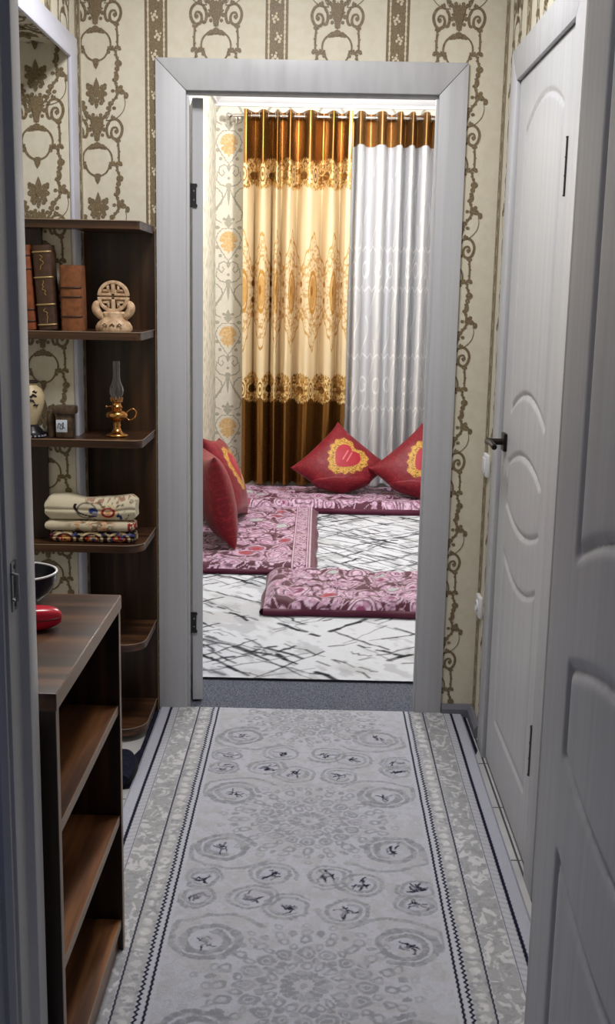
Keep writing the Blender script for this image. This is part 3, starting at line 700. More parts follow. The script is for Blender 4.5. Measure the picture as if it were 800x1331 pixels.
def mattress(name, x0, x1, y0, y1, z0, h, label, sd, bord=None, tuft=.16, pale=(206, 178, 204), puff=1.0):
    W, D = x1 - x0, y1 - y0; nx, ny = int(W / .005) + 2, int(D / .006) + 2
    s_ = np.linspace(0, 1, nx); t_ = np.linspace(0, 1, ny); S, T = np.meshgrid(s_, t_); X = x0 + S * W; Y = y0 + T * D
    e = np.minimum(np.minimum(S * W, (1 - S) * W), np.minimum(T * D, (1 - T) * D))
    rnd = fbm(X * 4, Y * 4, sd)
    q = np.abs(np.sin(PI * (X - x0) / tuft) * np.sin(PI * (Y - y0) / tuft)) ** .6
    top = h * (0.50 + .50 * ss(0, .045, e) ** .5) + puff * (.012 * (q - .5) + .020 * (rnd - .5)) * ss(0, .06, e)
    P = np.stack([X, Y, z0 + top], -1); c = mat_pattern(X, Y, 1, sd, pale)
    if bord: c = bord(c, X, Y)
    mb = MB(); mb.grid(P)
    rim = np.concatenate([P[0, :], P[1:, -1], P[-1, ::-1][1:], P[::-1, 0][1:]]); cen = np.array([(x0 + x1) / 2, (y0 + y1) / 2])
    rows = [rim]
    L = np.arange(len(rim)); wob = .004 * np.sin(L * .11) + .004 * np.sin(L * .043 + sd)
    nrm = np.zeros((len(rim), 2)); nn = [len(P[0]), len(P) - 1, len(P[0]) - 1, len(P) - 1]; k = 0
    for cnt, d in zip(nn, ((0, -1), (1, 0), (0, 1), (-1, 0))): nrm[k:k + cnt] = d; k += cnt
    zr = rim[:, 2]
    for f, o in ((.85, .008), (.6, .014), (.35, .014), (.12, .009), (0.0, .0)):
        q2 = rim.copy(); q2[:, :2] += nrm * (o + wob[:, None] * (o > 0)); q2[:, 2] = z0 + (zr - z0) * f; rows.append(q2)
    R = np.array(rows[::-1]); mb.grid(R)
    side = np.tile(lin((78, 12, 46)), (R.shape[0] * R.shape[1], 1))
    o = mb.build(name, M_quilt, cols=np.concatenate([c.reshape(-1, 3), side]), smooth=180)
    return tag(o, label, 'floor mattress')
def bord_left(c, X, Y):
    d = -X + 0.008
    m = 1 - ss(.128, .130, d); c = mixc(c, lin((88, 16, 50)), m)
    band = (1 - ss(.112, .114, d)) * ss(.052, .054, d)
    pat = np.abs(np.sin(Y * 2 * PI / .055 + np.sin(d * 90) * 1.6)) ; c = mixc(c, lin((206, 178, 204)), band * ss(.35, .6, pat) * (vn(X * 120, Y * 120, 3) > .3))
    for p in (.120, .046, .032): c = mixc(c, lin((216, 194, 214)), 1 - ss(.0028, .005, np.abs(d - p)))
    return c
gm = 'quilted mattresses laid round the far room'
mattress('floor_mattress', XB + .012, 1.25, 3.45, 4.08, .014, .078, 'maroon floor mattress along the curtain wall under the two leaning heart cushions', 5)
mattress('floor_mattress', XB + .012, 0.002, 1.84, 3.425, .014, .055, 'maroon floor mattress along the left wall with a white striped edge border', 2, bord_left, puff=.8)
mattress('floor_mattress', -0.222, 1.10, 1.115, 1.75, .014, .066, 'puffy maroon floor mattress nearest the doorway, lying across the white carpet', 8, tuft=.13, puff=1.5)
for o in C.objects:
    if o.name.startswith('floor_mattress'): o['group'] = gm

# cushions -----------------------------------------------------------
M_velvet = col_mat('crimson_cushion_cloth', 0.5, 0.3, sheen=0.12, bump=.15, bscale=260)
def cushion_mesh(slump=False):
    n = 150; u = np.linspace(-1, 1, n); U, V = np.meshgrid(u, u)
    def face(sg):
        prof = np.clip((1 - U ** 2) * (1 - V ** 2), 0, 1) ** .42
        pin = 1 - .10 * (1 - (np.abs(U) ** 3)) * np.abs(V) ** 2; pin2 = 1 - .10 * (1 - (np.abs(V) ** 3)) * np.abs(U) ** 2
        x = U * pin2 * .27; y = V * pin * .27; z = sg * (.098 * prof + .012 * (fbm(U * 2.2, V * 2.2, 3 + sg) - .5) * prof)
        if slump:                      # stands on one corner: that corner is squashed and spread by the weight
            q = (x - y) / 2; p = (x + y) / 2; k = np.clip(q - .085, 0, 1); q2 = np.minimum(q, .085) + k * .38
            p = p * (1 + 2.2 * k / .19 * .5); z = z * (1 + .5 * k / .19); x = p + q2; y = p - q2
        return np.stack([x, y, z], -1)
    c = np.zeros(U.shape + (3,)) + lin((110, 11, 27))
    c = mixc(c, lin((142, 32, 45)), .75 * ss(.55, .62, fbm(U * 34, V * 34, 3, 2))); c = mixc(c, lin((104, 10, 24)), .5 * ss(.5, .62, fbm(U * 12, V * 12, 9)))
    back = c.copy()
    # heart, upright along +V, set off-centre toward the upper edge
    hx, hy = U - .00, V - .30; k = 1.72
    X, Y = hx * k, hy * k + .10
    f = (X ** 2 + Y ** 2 - .36) ** 3 - X ** 2 * Y ** 3 * 1.6
    R = np.hypot(X, Y); A = np.arctan2(X, Y)
    rh = np.interp(np.abs(A), [0, .3, .6, 1.0, 1.4, 1.9, 2.4, 2.8, PI], [.42, .60, .74, .80, .78, .70, .68, .76, .88])
    sc = rh * (1.34 + .07 * np.cos(np.abs(A) * 15))
    gold = mixc(np.zeros(U.shape + (3,)) + lin((196, 150, 66)), lin((120, 84, 24)), ss(.52, .62, fbm(U * 46, V * 46, 11, 2)))
    m = (1 - ss(sc - .03, sc, R)); c = c * (1 - m[..., None]) + gold * m[..., None]
    m = (1 - ss(rh * .86 - .03, rh * .86, R)); c = mixc(c, lin((156, 12, 40)), m)
    st = (1 - ss(.02, .04, np.abs(X + .25 * Y + .1))) + (1 - ss(.02, .035, np.abs(X + .25 * Y - .12)))
    c = mixc(c, lin((214, 120, 130)), np.clip(st, 0, 1) * (1 - ss(.28, .34, R)) * .8)
    mb = MB(); mb.grid(face(1)); mb.grid(face(-1), flip=True)
    me_o = mb.build('cushion', M_velvet, cols=np.concatenate([c.reshape(-1, 3), back.reshape(-1, 3)]), smooth=180, origin=(0, 0, 0))
    return me_o
cu = cushion_mesh()
def place_cushion(o, loc, roll, lean, yaw, sc, label):
    """face (+local z) turned to -Y after lean; roll in its own plane"""
    m = Matrix.Translation(loc) @ Matrix.Rotation(yaw, 4, 'Z') @ Matrix.Rotation(PI / 2 - lean, 4, 'X') @ Matrix.Rotation(roll, 4, 'Z') @ Matrix.Scale(sc, 4)
    o.matrix_world = m; tag(o, label, 'cushion', 'crimson cushions in the far room'); return o
def cpy(o):
    n = o.copy(); C.objects.link(n); return n
R_ = math.radians
cs_ = cushion_mesh(True)
place_cushion(cs_, (0.165, 3.82, 0.268), R_(-43), R_(34), R_(3), .90, 'crimson cushion with whole gold-framed heart leaning on its corner before the gold curtain')
place_cushion(cpy(cs_), (0.700, 3.72, 0.272), R_(-45), R_(33), R_(-4), .93, 'crimson cushion half cut off by the right door jamb before the white curtain')
place_cushion(cu, (-0.548, 2.36, 0.322), R_(180), R_(13), R_(106), .95, 'front crimson cushion of the two leaning on the left wall, mostly dark side')
place_cushion(cpy(cu), (-0.545, 2.92, 0.325), R_(-8), R_(22), R_(86), .95, 'second crimson cushion on the left wall, further back behind the front one')

# curtains -------------------------------------------------------------
def fold_path(pe, va, x0, x1, n):
    ks = sorted([(p, 1.0) for p in pe] + [(v, -1.0) for v in va]); xs = np.linspace(x0, x1, n); d = np.zeros(n)
    kx = np.array([k[0] for k in ks]); kv = np.array([k[1] for k in ks])
    for i, x in enumerate(xs):
        j = np.searchsorted(kx, x)
        if j == 0: d[i] = kv[0]
        elif j >= len(kx): d[i] = kv[-1]
        else:
            t = (x - kx[j - 1]) / (kx[j] - kx[j - 1]); d[i] = kv[j - 1] + (kv[j] - kv[j - 1]) * (1 - math.cos(PI * t)) / 2
    return xs, d
YC = 4.115
def gold_curtain():
    pe = [-.505, -.395, -.300, -.215, -.085, .070, .172]; va = [-.455, -.335, -.272, -.165, .005, .125]
    nx, nz = 400, 560
    xs, d = fold_path(pe, va, -.522, .195, nx); zs = np.linspace(0.10, 2.595, nz); X, Z = np.meshgrid(xs, zs); D = np.tile(d, (nz, 1))
    arc = np.concatenate([[0], np.cumsum(np.hypot(np.diff(xs), np.diff(d * .042)))]); U = np.tile(arc, (nz, 1))
    t = (2.6 - Z) / 2.5
    dep = .074 + .006 * vn(X * 5, Z * 2, 3)
    # soft wandering of the folds lower down
    X2 = X + .010 * t * (vn(Z * 2.0, X * 6, 8) - .5) - .012 * t * ss(0, .7, (X + .5) / .7)
    D = (((D + 1) / 2) ** (1 - .62 * ss(.04, .35, t))) * 2 - 1
    Y = YC - D * dep * (1 + .08 * t) - .006 * np.sin(U * 2 * PI / .085 + 1.5 * vn(Z * 1.5, U * 3, 4)) * (0.4 + .6 * ss(.2, .8, t))
    satin = np.array(list(lin((140, 100, 50))) + [.80]); cream = np.array(list(lin((222, 202, 166))) + [.08]); lace = np.array(list(lin((196, 156, 92))) + [.25]); brown = np.array(list(lin((132, 84, 26))) + [.4])
    c = np.zeros(X.shape + (4,)) + cream
    per = .225; ph = U / per
    # satin top and bottom with scalloped lace edges
    def sca(k, a): return a * np.abs(np.sin(PI * (ph + k))) ** .7 + .006 * np.sin(U * 2 * PI / .018)
    def put(m, col):
        nonlocal c
        c = c * (1 - m[..., None]) + np.asarray(col) * m[..., None]
    def laceband(zc, up, sgn):
        """lace around height zc: satin above (sgn 1) or below (-1)"""
        put(ss(0, .01, sgn * (Z - zc)), satin)
        zt, zb = zc + .115, zc - .10
        top = zt - .055 + sca(0, .055) ; bot = zb + .05 - sca(.5 if sgn > 0 else 0, .045)
        m = ss(0, .006, top - Z) * ss(0, .006, Z - bot); put(m, lace)
        n1 = fbm(U * 70, Z * 70, 5, 2); put(m * .8 * ss(.52, .58, n1), brown); put(m * .9 * ss(.57, .63, fbm(U * 95, Z * 95, 19, 2)), np.array(list(lin((238, 214, 160))) + [.2]))
        lx = (np.mod(ph + .5, 1) - .5) * per
        e = np.hypot(lx / .028, (Z - zc) / .060); put(m * (1 - ss(.75, .9, e)), brown); put(m * (1 - ss(.10, .2, np.abs(e - 1))), np.array(list(lin((240, 216, 164))) + [.2])); put(m * (1 - ss(.12, .24, np.abs(e - .45))), np.array(list(lin((236, 208, 150))) + [.2]))
        lx2 = (np.mod(ph, 1) - .5) * per
        g2 = np.hypot(lx2 / .045, (Z - zc) / .030); put(m * (1 - ss(.8, 1.0, g2)) * .85, satin)
    laceband(2.185, 0, 1); laceband(0.76, 0, -1)
    # broad embroidered motif across the middle
    lx = np.abs((np.mod(ph + .5, 1) - .5)) * 2; zc = 1.42; thr = np.array(list(lin((196, 146, 66))) + [.35]); drk = np.array(list(lin((150, 100, 40))) + [.3])
    zz = np.abs(Z - zc); zig = .40 - .26 * lx
    put((1 - ss(.006, .014, np.abs(zz - zig - .012 * np.sin(U * 160)))) * .85, thr)
    put((1 - ss(.005, .012, np.abs(zz - zig * .62 - .01 * np.sin(U * 190)))) * .75, thr)
    ins = 1 - ss(-.02, .0, zz - zig); put(ins * .55 * ss(.56, .62, fbm(U * 75, Z * 75, 33, 2)), thr)
    lxx = (np.mod(ph + .5, 1) - .5) * per; e = np.hypot(lxx / .040, (Z - zc) / .125)
    put((1 - ss(.75, .95, e)) * .85, np.array(list(lin((206, 158, 84))) + [.35])); put((1 - ss(.08, .16, np.abs(e - 1.05))), thr)
    put((1 - ss(.6, .9, np.hypot((lxx + .012) / .016, (Z - zc - .01) / .045))) * .9, drk)
    lx2 = (np.mod(ph, 1) - .5) * per
    for dz in (-.055, .055): put((1 - ss(.6, 1., np.hypot(lx2 / .016, (Z - zc - dz) / .026))), drk)
    put((1 - ss(.4, .9, np.hypot(lx2 / .030, (zz - .155) / .03))) * .7, thr)
    t = thing('gold_curtain', 'gold and cream satin eyelet curtain with lace bands hanging left on the rod', 'curtain', (-.16, YC, .10))
    mb = MB(); mb.grid(np.stack([X2, Y, Z], -1), flip=False)
    o = mb.build('drape', col_mat('gold_satin', 0.27, 0.4, metal_alpha=True), t, cols=c.reshape(-1, 4), smooth=180)
    for a, b in zip(pe + va, [1] * 20): pass
    ks = sorted(pe + va)
    for a, b in zip(ks[:-1], ks[1:]):
        xm = (a + b) / 2; mb = MB()
        mb.tube([(xm + .002, YC + .020 * math.cos(k * PI / 8), 2.562 + .020 * math.sin(k * PI / 8)) for k in range(17)], .0035, 8, cap=False); mb.build('eyelet', M_chrome, t, smooth=60)
gold_curtain()
def sheer():
    pe = [.243, .388, .512, .592, .682, .80, .92, 1.04]; va = [.205, .318, .455, .553, .637, .742, .86, .98, 1.10]
    nx, nz = 420, 420
    xs, d = fold_path(pe, va, .200, 1.12, nx); zs = np.linspace(0.10, 2.595, nz); X, Z = np.meshgrid(xs, zs); D = np.sign(d) * np.abs(d) ** .6; D = np.tile(D, (nz, 1)); t = (2.6 - Z) / 2.5
    arc = np.concatenate([[0], np.cumsum(np.hypot(np.diff(xs), np.diff(d * .045)))]); U = np.tile(arc, (nz, 1))
    Y = YC - D * (.082) * (1 - .1 * t); X2 = X - .012 * t * np.sin(X * 9 + 1) + .006 * (vn(Z * 2, X * 4, 2) - .5)
    c = np.zeros(X.shape + (4,)) + np.array(list(lin((222, 222, 226))) + [0.0])
    def put(m, col):
        nonlocal c
        c = c * (1 - m[..., None]) + np.array(list(lin(col)) + [.0]) * m[..., None]
    s_ = .085; wv = .030 * np.sin(Z * 2 * PI / .46 + np.floor(U / s_) * 2.1)
    ln = np.abs(np.mod(U, s_) - s_ / 2 - wv); dash = (np.sin(Z * 2 * PI / .46 + np.floor(U / s_) * 2.1 + 1) > -.5)
    put((1 - ss(.0025, .006, ln)) * dash, (252, 252, 252))
    for zc in (1.70, 1.47, .98, .62):
        zg = zc + .035 * np.abs(np.mod(U / .07, 1) - .5) * 2 * (1 if zc != 1.47 else -1); put(1 - ss(.004, .009, np.abs(Z - zg)), (252, 252, 252))
    lx = (np.mod(U / .14, 1) - .5) * .14
    for zc in (1.58, .80): put(1 - ss(.10, .22, np.abs(np.hypot(lx / .030, (Z - zc) / .05) - 1)), (252, 252, 252))
    hd = ss(2.385, 2.388, Z); c = c * (1 - hd[..., None]) + np.array(list(lin((140, 104, 60))) + [.7]) * hd[..., None]
    tt = thing('sheer_curtain', 'white sheer curtain with embroidered vines and gold header hanging right on the rod', 'curtain', (.66, YC, .10))
    a = zs > 2.386; i0 = int(np.argmax(a))
    P = np.stack([X2, Y, Z], -1)
    mb = MB(); mb.grid(P[:i0 + 1]); mb.build('drape', col_mat('white_voile', 0.7, 0.2, translucent=.15), tt, cols=c[:i0 + 1].reshape(-1, 4), smooth=180)
    c[i0] = c[-1]
    mb = MB(); mb.grid(P[i0:]); mb.build('header', col_mat('gold_header', 0.35, 0.5, metal_alpha=True), tt, cols=c[i0:].reshape(-1, 4), smooth=180)['label'] = 'gold satin header band'
    ks = sorted(pe + va)
    for a, b in zip(ks[:-1], ks[1:]):
        xm = (a + b) / 2; mb = MB()
        mb.tube([(xm + .002, YC + .020 * math.cos(k * PI / 8), 2.562 + .020 * math.sin(k * PI / 8)) for k in range(17)], .0035, 8, cap=False); mb.build('eyelet', M_chrome, tt, smooth=60)
sheer()
t = thing('curtain_rod', 'thin polished steel curtain rod below the cornice of the far wall', 'curtain rod', (.2, YC, 2.562))
mb = MB(); mb.tube([(-.60, YC, 2.562), (1.3, YC, 2.562)], .0095, 14); mb.build('rod', M_chrome, t, smooth=50)
mb = MB(); mb.tube([(-.645, YC, 2.562), (-.640, YC, 2.562), (-.630, YC, 2.562), (-.615, YC, 2.562), (-.605, YC, 2.562), (-.60, YC, 2.562)], [.004, .016, .021, .016, .008, .012], 14); mb.build('finial', M_chrome, t, smooth=60)
mb = MB(); mb.tube([(-.575, YC, 2.562), (-.575, YB, 2.562)], .006, 10).tube([(-.575, YB - .006, 2.562), (-.575, YB, 2.562)], .020, 16).tube([(-.575, YC, 2.545), (-.575, YC, 2.515)], [.010, .005], 10); mb.build('bracket', M_chrome, t, smooth=50)

# ------------------------------------------------------------------ corner shelf unit
YF = -0.30; XE = -0.530
cs = thing('corner_shelf_unit', 'tall dark walnut open corner shelf unit against the wall left of the doorway', 'shelf unit', (-.72, -.15, 0))
mb = MB(); mb.box(XL + .002, XE + .004, -.018, -.0015, 0, 1.602); mb.build('back_panel', M_walZ_shaded, cs)
mb = MB(); mb.box(XE + .004, XE + .0055, -.018, -.0015, 0, 1.602); mb.build('edge_strip', M_edge, cs)
def corner_poly(r, x1=XE, yf=YF, ins=0):
    p = [(-1.0, yf)]
    for k in range(9):
        a = -PI / 2 + (PI / 2) * k / 8; p.append((x1 - r + r * math.cos(a), yf + r + r * math.sin(a)))
    p += [(x1, -.018), (XL + .014, -.018), (XL + .014, -.203), (-1.0, -.203)]
    return p
for zc, r in ((1.605, .014), (1.283, .022), (.960, .032), (.634, .060), (.315, .070), (.035, .080)):
    mb = MB(); mb.prism(corner_poly(r), zc - .0115, zc + .0115, 'z')
    sh = mb.build('shelf', M_walX, cs, smooth=30)
    # thin pale banding on the upper arris
    pts = [(p[0] + .0006, p[1] - .0006, zc + .0115) for p in corner_poly(r)[:11]]; mb = MB(); mb.tube(pts, .0014, 6); mb.build('edge_banding', M_edge, sh, smooth=60)
mb = MB(); mb.box(-1.018, -1.0, YF, -.203, 0, 1.6165); mb.build('side_panel', M_walZ_shaded, cs)
mb = MB(); mb.box(-1.0, -.838, -.216, -.2025, 1.295, 1.593); mb.build('shade_and_backing_board', M_walZ_shaded, cs)  # dark board standing in for shade behind the books; lower board is real
mb = MB(); mb.box(-1.0, -.836, -.216, -.2025, .646, .948); mb.build('shade_and_backing_board', M_walZ_shaded, cs)

# low bookcase
bc_ = thing('low_bookcase', 'low walnut open bookcase standing on the rug edge at left', 'bookcase', (-.58, -1.72, .013))
cx0, cx1, cyn, cyf, zt, zb = -.86, -.396, -2.008, -1.432, .806, .016
mb = MB(); mb.box(cx0, cx1, cyn, cyf, zt - .030, zt); top = mb.build('top_board', M_walX, bc_, bevel=.0012)
mb = MB(); mb.box(cx1, cx1 + .0012, cyn + .001, cyf - .001, zt - .028, zt - .0015); mb.build('edge_banding', M_edge, top)
for a, b in ((cyn + .004, cyn + .022), (cyf - .022, cyf - .004)):
    mb = MB(); mb.box(cx0, cx1 - .002, a, b, zb, zt - .030); sp_ = mb.build('side_panel', M_walZ_shaded, bc_)
    mb = MB(); mb.box(cx1 - .002, cx1 - .0008, a, b, zb, zt - .030); mb.build('edge_banding', M_edge, sp_)
for zc in (.565, .320, .078):
    mb = MB(); mb.box(cx0, cx1 - .006, cyn + .022, cyf - .022, zc - .009, zc + .009); sh = mb.build('shelf', M_walY_lit, bc_)
    mb = MB(); mb.box(cx1 - .006, cx1 - .0045, cyn + .022, cyf - .022, zc - .009, zc + .009); mb.build('edge_banding', M_edge, sh)
mb = MB(); mb.box(cx1 - .03, cx1 - .012, cyn + .022, cyf - .022, zb, .069); mb.build('kickboard', M_walY_lit, bc_)
mb = MB(); mb.box(cx0, cx0 + .006, cyn + .022, cyf - .022, zb, zt - .030); mb.build('back_board', M_walZ_shaded, bc_)

# ------------------------------------------------------------------ things on the shelves
M_bandd = mat('dark_spine_band', (58, 36, 22), .45); M_bandg = mat('gilt_spine_band', (176, 150, 104), .4, .5)
M_gold = mat('gilt', (196, 160, 92), .35, .8)
def book(label, x0, x1, y0, y1, z, h, tilt, cover, bands, squig=False):
    t = thing('book', label, 'book', ((x0 + x1) / 2, (y0 + y1) / 2, z), 'old leather books on the upper shelf')
    W = x1 - x0; m = noise_mat('leather', tuple(int(v * .75) for v in cover), cover, nscale=55, rough=.5, bump=.35, lo=.3, hi=.7)
    mp = noise_mat('page_block', (196, 178, 140), (170, 150, 112), scale=(200, 1, 1), nscale=3, rough=.9)
    xc, yc = (x0 + x1) / 2, (y0 + y1) / 2
    mb = MB(); r = .010; pl = [(x0, y1), (x0, y0 + r)] + [(xc - W / 2 * math.cos(PI * k / 8), y0 + r - r * math.sin(PI * k / 8)) for k in range(1, 8)] + [(x1, y0 + r), (x1, y1), (x1 - .0035, y1), (x1 - .0035, y0 + r + .002), (x0 + .0035, y0 + r + .002), (x0 + .0035, y1)]
    mb.prism(pl, z, z + h, 'z'); cv = mb.build('cover', m, t, smooth=40)
    mb = MB(); mb.box(x0 + .0035, x1 - .0035, y0 + r + .002, y1 - .005, z + .004, z + h - .004); mb.build('page_block', mp, t)
    def arcpt(k, o, zz): return (xc - (W / 2 + o) * math.cos(PI * k / 10), y0 + r - (r + o) * math.sin(PI * k / 10), zz)
    for f in bands:
        mb = MB(); mb.tube([arcpt(k, .0004, z + h * f) for k in range(0, 11)], .0026, 6); mb.build('spine_band', M_bandg if squig else M_bandd, cv, smooth=60)
    if squig:
        rn = random.Random(5)
        for zc in (.17, .50, .80):
            mb = MB(); p = [(xc + rn.uniform(-.006, .006), y0 - .0008, z + h * zc - .022 + .006 * i) for i in range(8)]; q = spline(p, 4)
            mb.tube([tuple(v) for v in q], .0011, 5); mb.build('gilt_lettering', M_gold, cv)
    t.rotation_euler = (0, tilt, 0); t.location.z += abs(math.sin(tilt)) * (x1 - x0) / 2 + .0003; return t
sz = 1.2948
book('orange brown leather book with dark bands, leftmost on the upper shelf', -.905, -.845, YF + .012, -.225, sz, .246, R_(-3.2), (142, 76, 42), (.10, .24, .72, .88))
book('dark brown leather book with gilt lines and lettering, leaning between two lighter books', -.836, -.782, YF + .010, -.222, sz + .0015, .246, R_(-3.4), (78, 52, 38), (.06, .30, .62, .92), True)
book('short thick tan leather book beside the carved disc ornament', -.768, -.706, YF + .012, -.208, sz, .192, R_(-1.0), (140, 84, 48), (.22, .52, .66))

# carved disc ornament
M_stone = noise_mat('carved_soapstone', (176, 140, 108), (214, 186, 152), nscale=70, rough=.55, bump=.3)
og = thing('carved_ornament', 'beige carved stone ornament with fretwork disc on a lobed base', 'ornament', (-.616, -.255, sz))
ox, oy, oz = -.616, -.255, sz + .104; mb = MB()
def ring2(r0, r1, a0, a1, d=.011, n=40):
    pl = [(ox + r1 * math.cos(a0 + (a1 - a0) * k / n), oz + r1 * math.sin(a0 + (a1 - a0) * k / n)) for k in range(n + 1)] + [(ox + r0 * math.cos(a1 - (a1 - a0) * k / n), oz + r0 * math.sin(a1 - (a1 - a0) * k / n)) for k in range(n + 1)]
    n2 = n + 1; v = [(p[0], oy - d, p[1]) for p in pl] + [(p[0], oy + d, p[1]) for p in pl]; m_ = len(pl)
    f = []
    for k in range(n): f += [(k, k + 1, m_ - 2 - k, m_ - 1 - k)]; f += [tuple(m_ + q for q in (m_ - 1 - k, m_ - 2 - k, k + 1, k))]
    for k in range(m_): f.append((k, m_ + k, m_ + (k + 1) % m_, (k + 1) % m_))
    mb.add(v, f)
for g0, g1 in ((.045, PI - .045), (PI + .045, 2 * PI - .045)): ring2(.037, .047, g0, g1)
def bx(x0, x1, z0, z1, d=.010): mb.box(ox + x0, ox + x1, oy - d, oy + d, oz + z0, oz + z1)
bx(-.0055, .0055, .0022, .046); bx(-.0055, .0055, -.040, -.0022); bx(-.044, .044, .0022, .009); bx(-.044, .044, -.009, -.0022)
for sx in (-1, 1):
    for sz_ in (-1, 1):
        a, b = sorted((sx * .012, sx * .019)); c_, d_ = sorted((sz_ * .016, sz_ * .033)); bx(a, b, c_, d_, .009)
        a, b = sorted((sx * .012, sx * .031)); c_, d_ = sorted((sz_ * .0145, sz_ * .0205)); bx(a, b, c_, d_, .009)
        a, b = sorted((sx * .019, sx * .030)); c_, d_ = sorted((sz_ * .0275, sz_ * .033)); bx(a, b, c_, d_, .009)
mb.box(ox - .041, ox + .041, oy - .002, oy + .004, oz - .020, oz + .020)
mb.build('fretwork_disc', M_stone, og, bevel=.0014)
mb = MB(); n = 40
prof = [(.050, 0), (.0535, .006), (.053, .016), (.046, .028), (.036, .038), (.032, .046), (.036, .054), (.030, .060)]
mb.lathe(prof, (0, 0, 0), n)
mb.v = [(ox + p[0] * (1 + .05 * math.cos(6 * math.atan2(p[1], p[0]))), oy + p[1] * .62, sz + p[2]) for p in mb.v]
bs = mb.build('base', M_stone, og, smooth=60)
for sx in (-1, 1):
    mb = MB(); q = spline([(ox + sx * .030, oy, sz + .040), (ox + sx * .042, oy - .004, sz + .050), (ox + sx * .052, oy - .005, sz + .066), (ox + sx * .050, oy - .004, sz + .080), (ox + sx * .042, oy - .002, sz + .084)], 5)
    mb.tube([tuple(v) for v in q], [.008 + .005 * math.sin(PI * k / (len(q) - 1)) for k in range(len(q))], 12); mb.build('petal', M_stone, og, smooth=60)
mb = MB()
for dx in (-.022, 0, .022): mb.tube([(ox + dx - .007, oy - .0335, sz + .018), (ox + dx, oy - .034, sz + .025), (ox + dx + .007, oy - .0335, sz + .018)], .0022, 6)
mb.build('carved_scroll', mat('stone_recess', (120, 92, 70), .7), bs)

# brass oil lamp
M_brass = mat('polished_brass', (206, 150, 88), .22, 1.0)
M_glass = mat('clear_glass', (250, 250, 250), .03, 0, .5, Transmission_Weight=1.0, IOR=1.45)
lx_, ly_, lz_ = -.620, -.205, .9718
ol = thing('oil_lamp', 'small brass oil lamp with clear glass chimney on the middle shelf', 'oil lamp', (lx_, ly_, lz_))
mb = MB(); mb.lathe([(.030, 0), (.0335, .002), (.034, .006), (.029, .010), (.020, .014), (.013, .022), (.010, .030), (.0125, .036), (.010, .042), (.013, .048), (.0135, .050)], (lx_, ly_, lz_), 36); mb.build('foot', M_brass, ol, smooth=60)
mb = MB(); mb.lathe([(.0135, .049), (.024, .053), (.0315, .060), (.034, .067), (.031, .075), (.022, .081), (.015, .084), (.014, .087)], (lx_, ly_, lz_), 36); mb.build('oil_reservoir', M_brass, ol, smooth=60)
mb = MB(); mb.lathe([(.014, .086), (.018, .089), (.019, .093), (.014, .098), (.013, .104), (.0175, .108), (.018, .113), (.013, .114)], (lx_, ly_, lz_), 30)
for k in range(10): a = 2 * PI * k / 10; mb.tube([(lx_ + .0165 * math.cos(a), ly_ + .0165 * math.sin(a), lz_ + .108), (lx_ + .019 * math.cos(a), ly_ + .019 * math.sin(a), lz_ + .122)], [.0022, .0012], 6)
bn = mb.build('burner', M_brass, ol, smooth=50)
mb = MB(); mb.tube([(lx_ - .014, ly_, lz_ + .095), (lx_ - .030, ly_ - .004, lz_ + .092)], .0018, 8).tube([(lx_ - .030, ly_ - .004, lz_ + .092), (lx_ - .0325, ly_ - .0045, lz_ + .092)], .006, 14); mb.build('wick_knob', M_brass, bn, smooth=50)
mb = MB(); q = spline([(lx_ + .030, ly_, lz_ + .058), (lx_ + .040, ly_, lz_ + .052), (lx_ + .055, ly_, lz_ + .060), (lx_ + .060, ly_, lz_ + .076), (lx_ + .050, ly_, lz_ + .087), (lx_ + .038, ly_, lz_ + .082), (lx_ + .030, ly_, lz_ + .074)], 6)
mb.tube([tuple(v) for v in q], .0022, 8); mb.build('ring_handle', M_brass, ol, smooth=60)
out_ = [(.0125, .113), (.0165, .122), (.0215, .133), (.0230, .143), (.0205, .155), (.0150, .167), (.0120, .178), (.0112, .195), (.0112, .232)]
mb = MB(); mb.lathe(out_ + [(r - .0012, z) for r, z in out_[::-1]] , (lx_, ly_, lz_), 36, close=False); mb.build('glass_chimney', M_glass, ol, smooth=60)

# cream vase with dark foot, and dark jar with label
vz = .9718
t = thing('vase', 'cream vase with dark brushwork and black foot half hidden by the near jamb', 'vase', (-.874, -.255, vz))
vx, vy = -.874, -.255
M_cream = noise_mat('cream_glaze', (214, 196, 160), (188, 168, 132), nscale=18, rough=.35)
mb = MB(); mb.lathe([(.018, .036), (.024, .05), (.034, .075), (.041, .105), (.042, .128), (.034, .146), (.022, .156), (.020, .160), (.024, .166)], (vx, vy, vz), 32); bd_ = mb.build('body', M_cream, t, smooth=60)
mb = MB(); mb.lathe([(.036, 0), (.042, .004), (.042, .012), (.034, .022), (.026, .032), (.019, .040)], (vx, vy, vz), 28); mb.build('foot', mat('black_glaze', (24, 22, 26), .3), t, smooth=50)['label'] = 'black glazed foot'
mb = MB(); mb.lathe([(.0245, .165), (.027, .169), (.024, .172), (.019, .170)], (vx, vy, vz), 28); mb.build('rim', mat('dark_glaze', (40, 30, 26), .4), t, smooth=50)
mb = MB(); rn = random.Random(3)
for k in range(9):
    z0 = .085 + .007 * k; a = -PI / 2 + rn.uniform(-.5, .45); r = np.interp(z0, [.075, .105, .128, .146], [.034, .041, .042, .034]) + .0006
    mb.tube([(vx + r * math.cos(a + j * .14), vy + r * math.sin(a + j * .14), vz + z0 + j * .005 * rn.uniform(-1, 1)) for j in range(4)], [.002, .004, .0035, .001], 6)
mb.build('brushwork', mat('dark_brush_glaze', (38, 30, 30), .4), bd_, smooth=60)
mb = MB(); 
for k in range(12):
    a = -PI + PI * k / 11; mb.tube([(vx + .0425 * math.cos(a), vy + .0425 * math.sin(a), vz + .006), (vx + .0425 * math.cos(a + .14), vy + .0425 * math.sin(a + .14), vz + .006)], .003, 6)
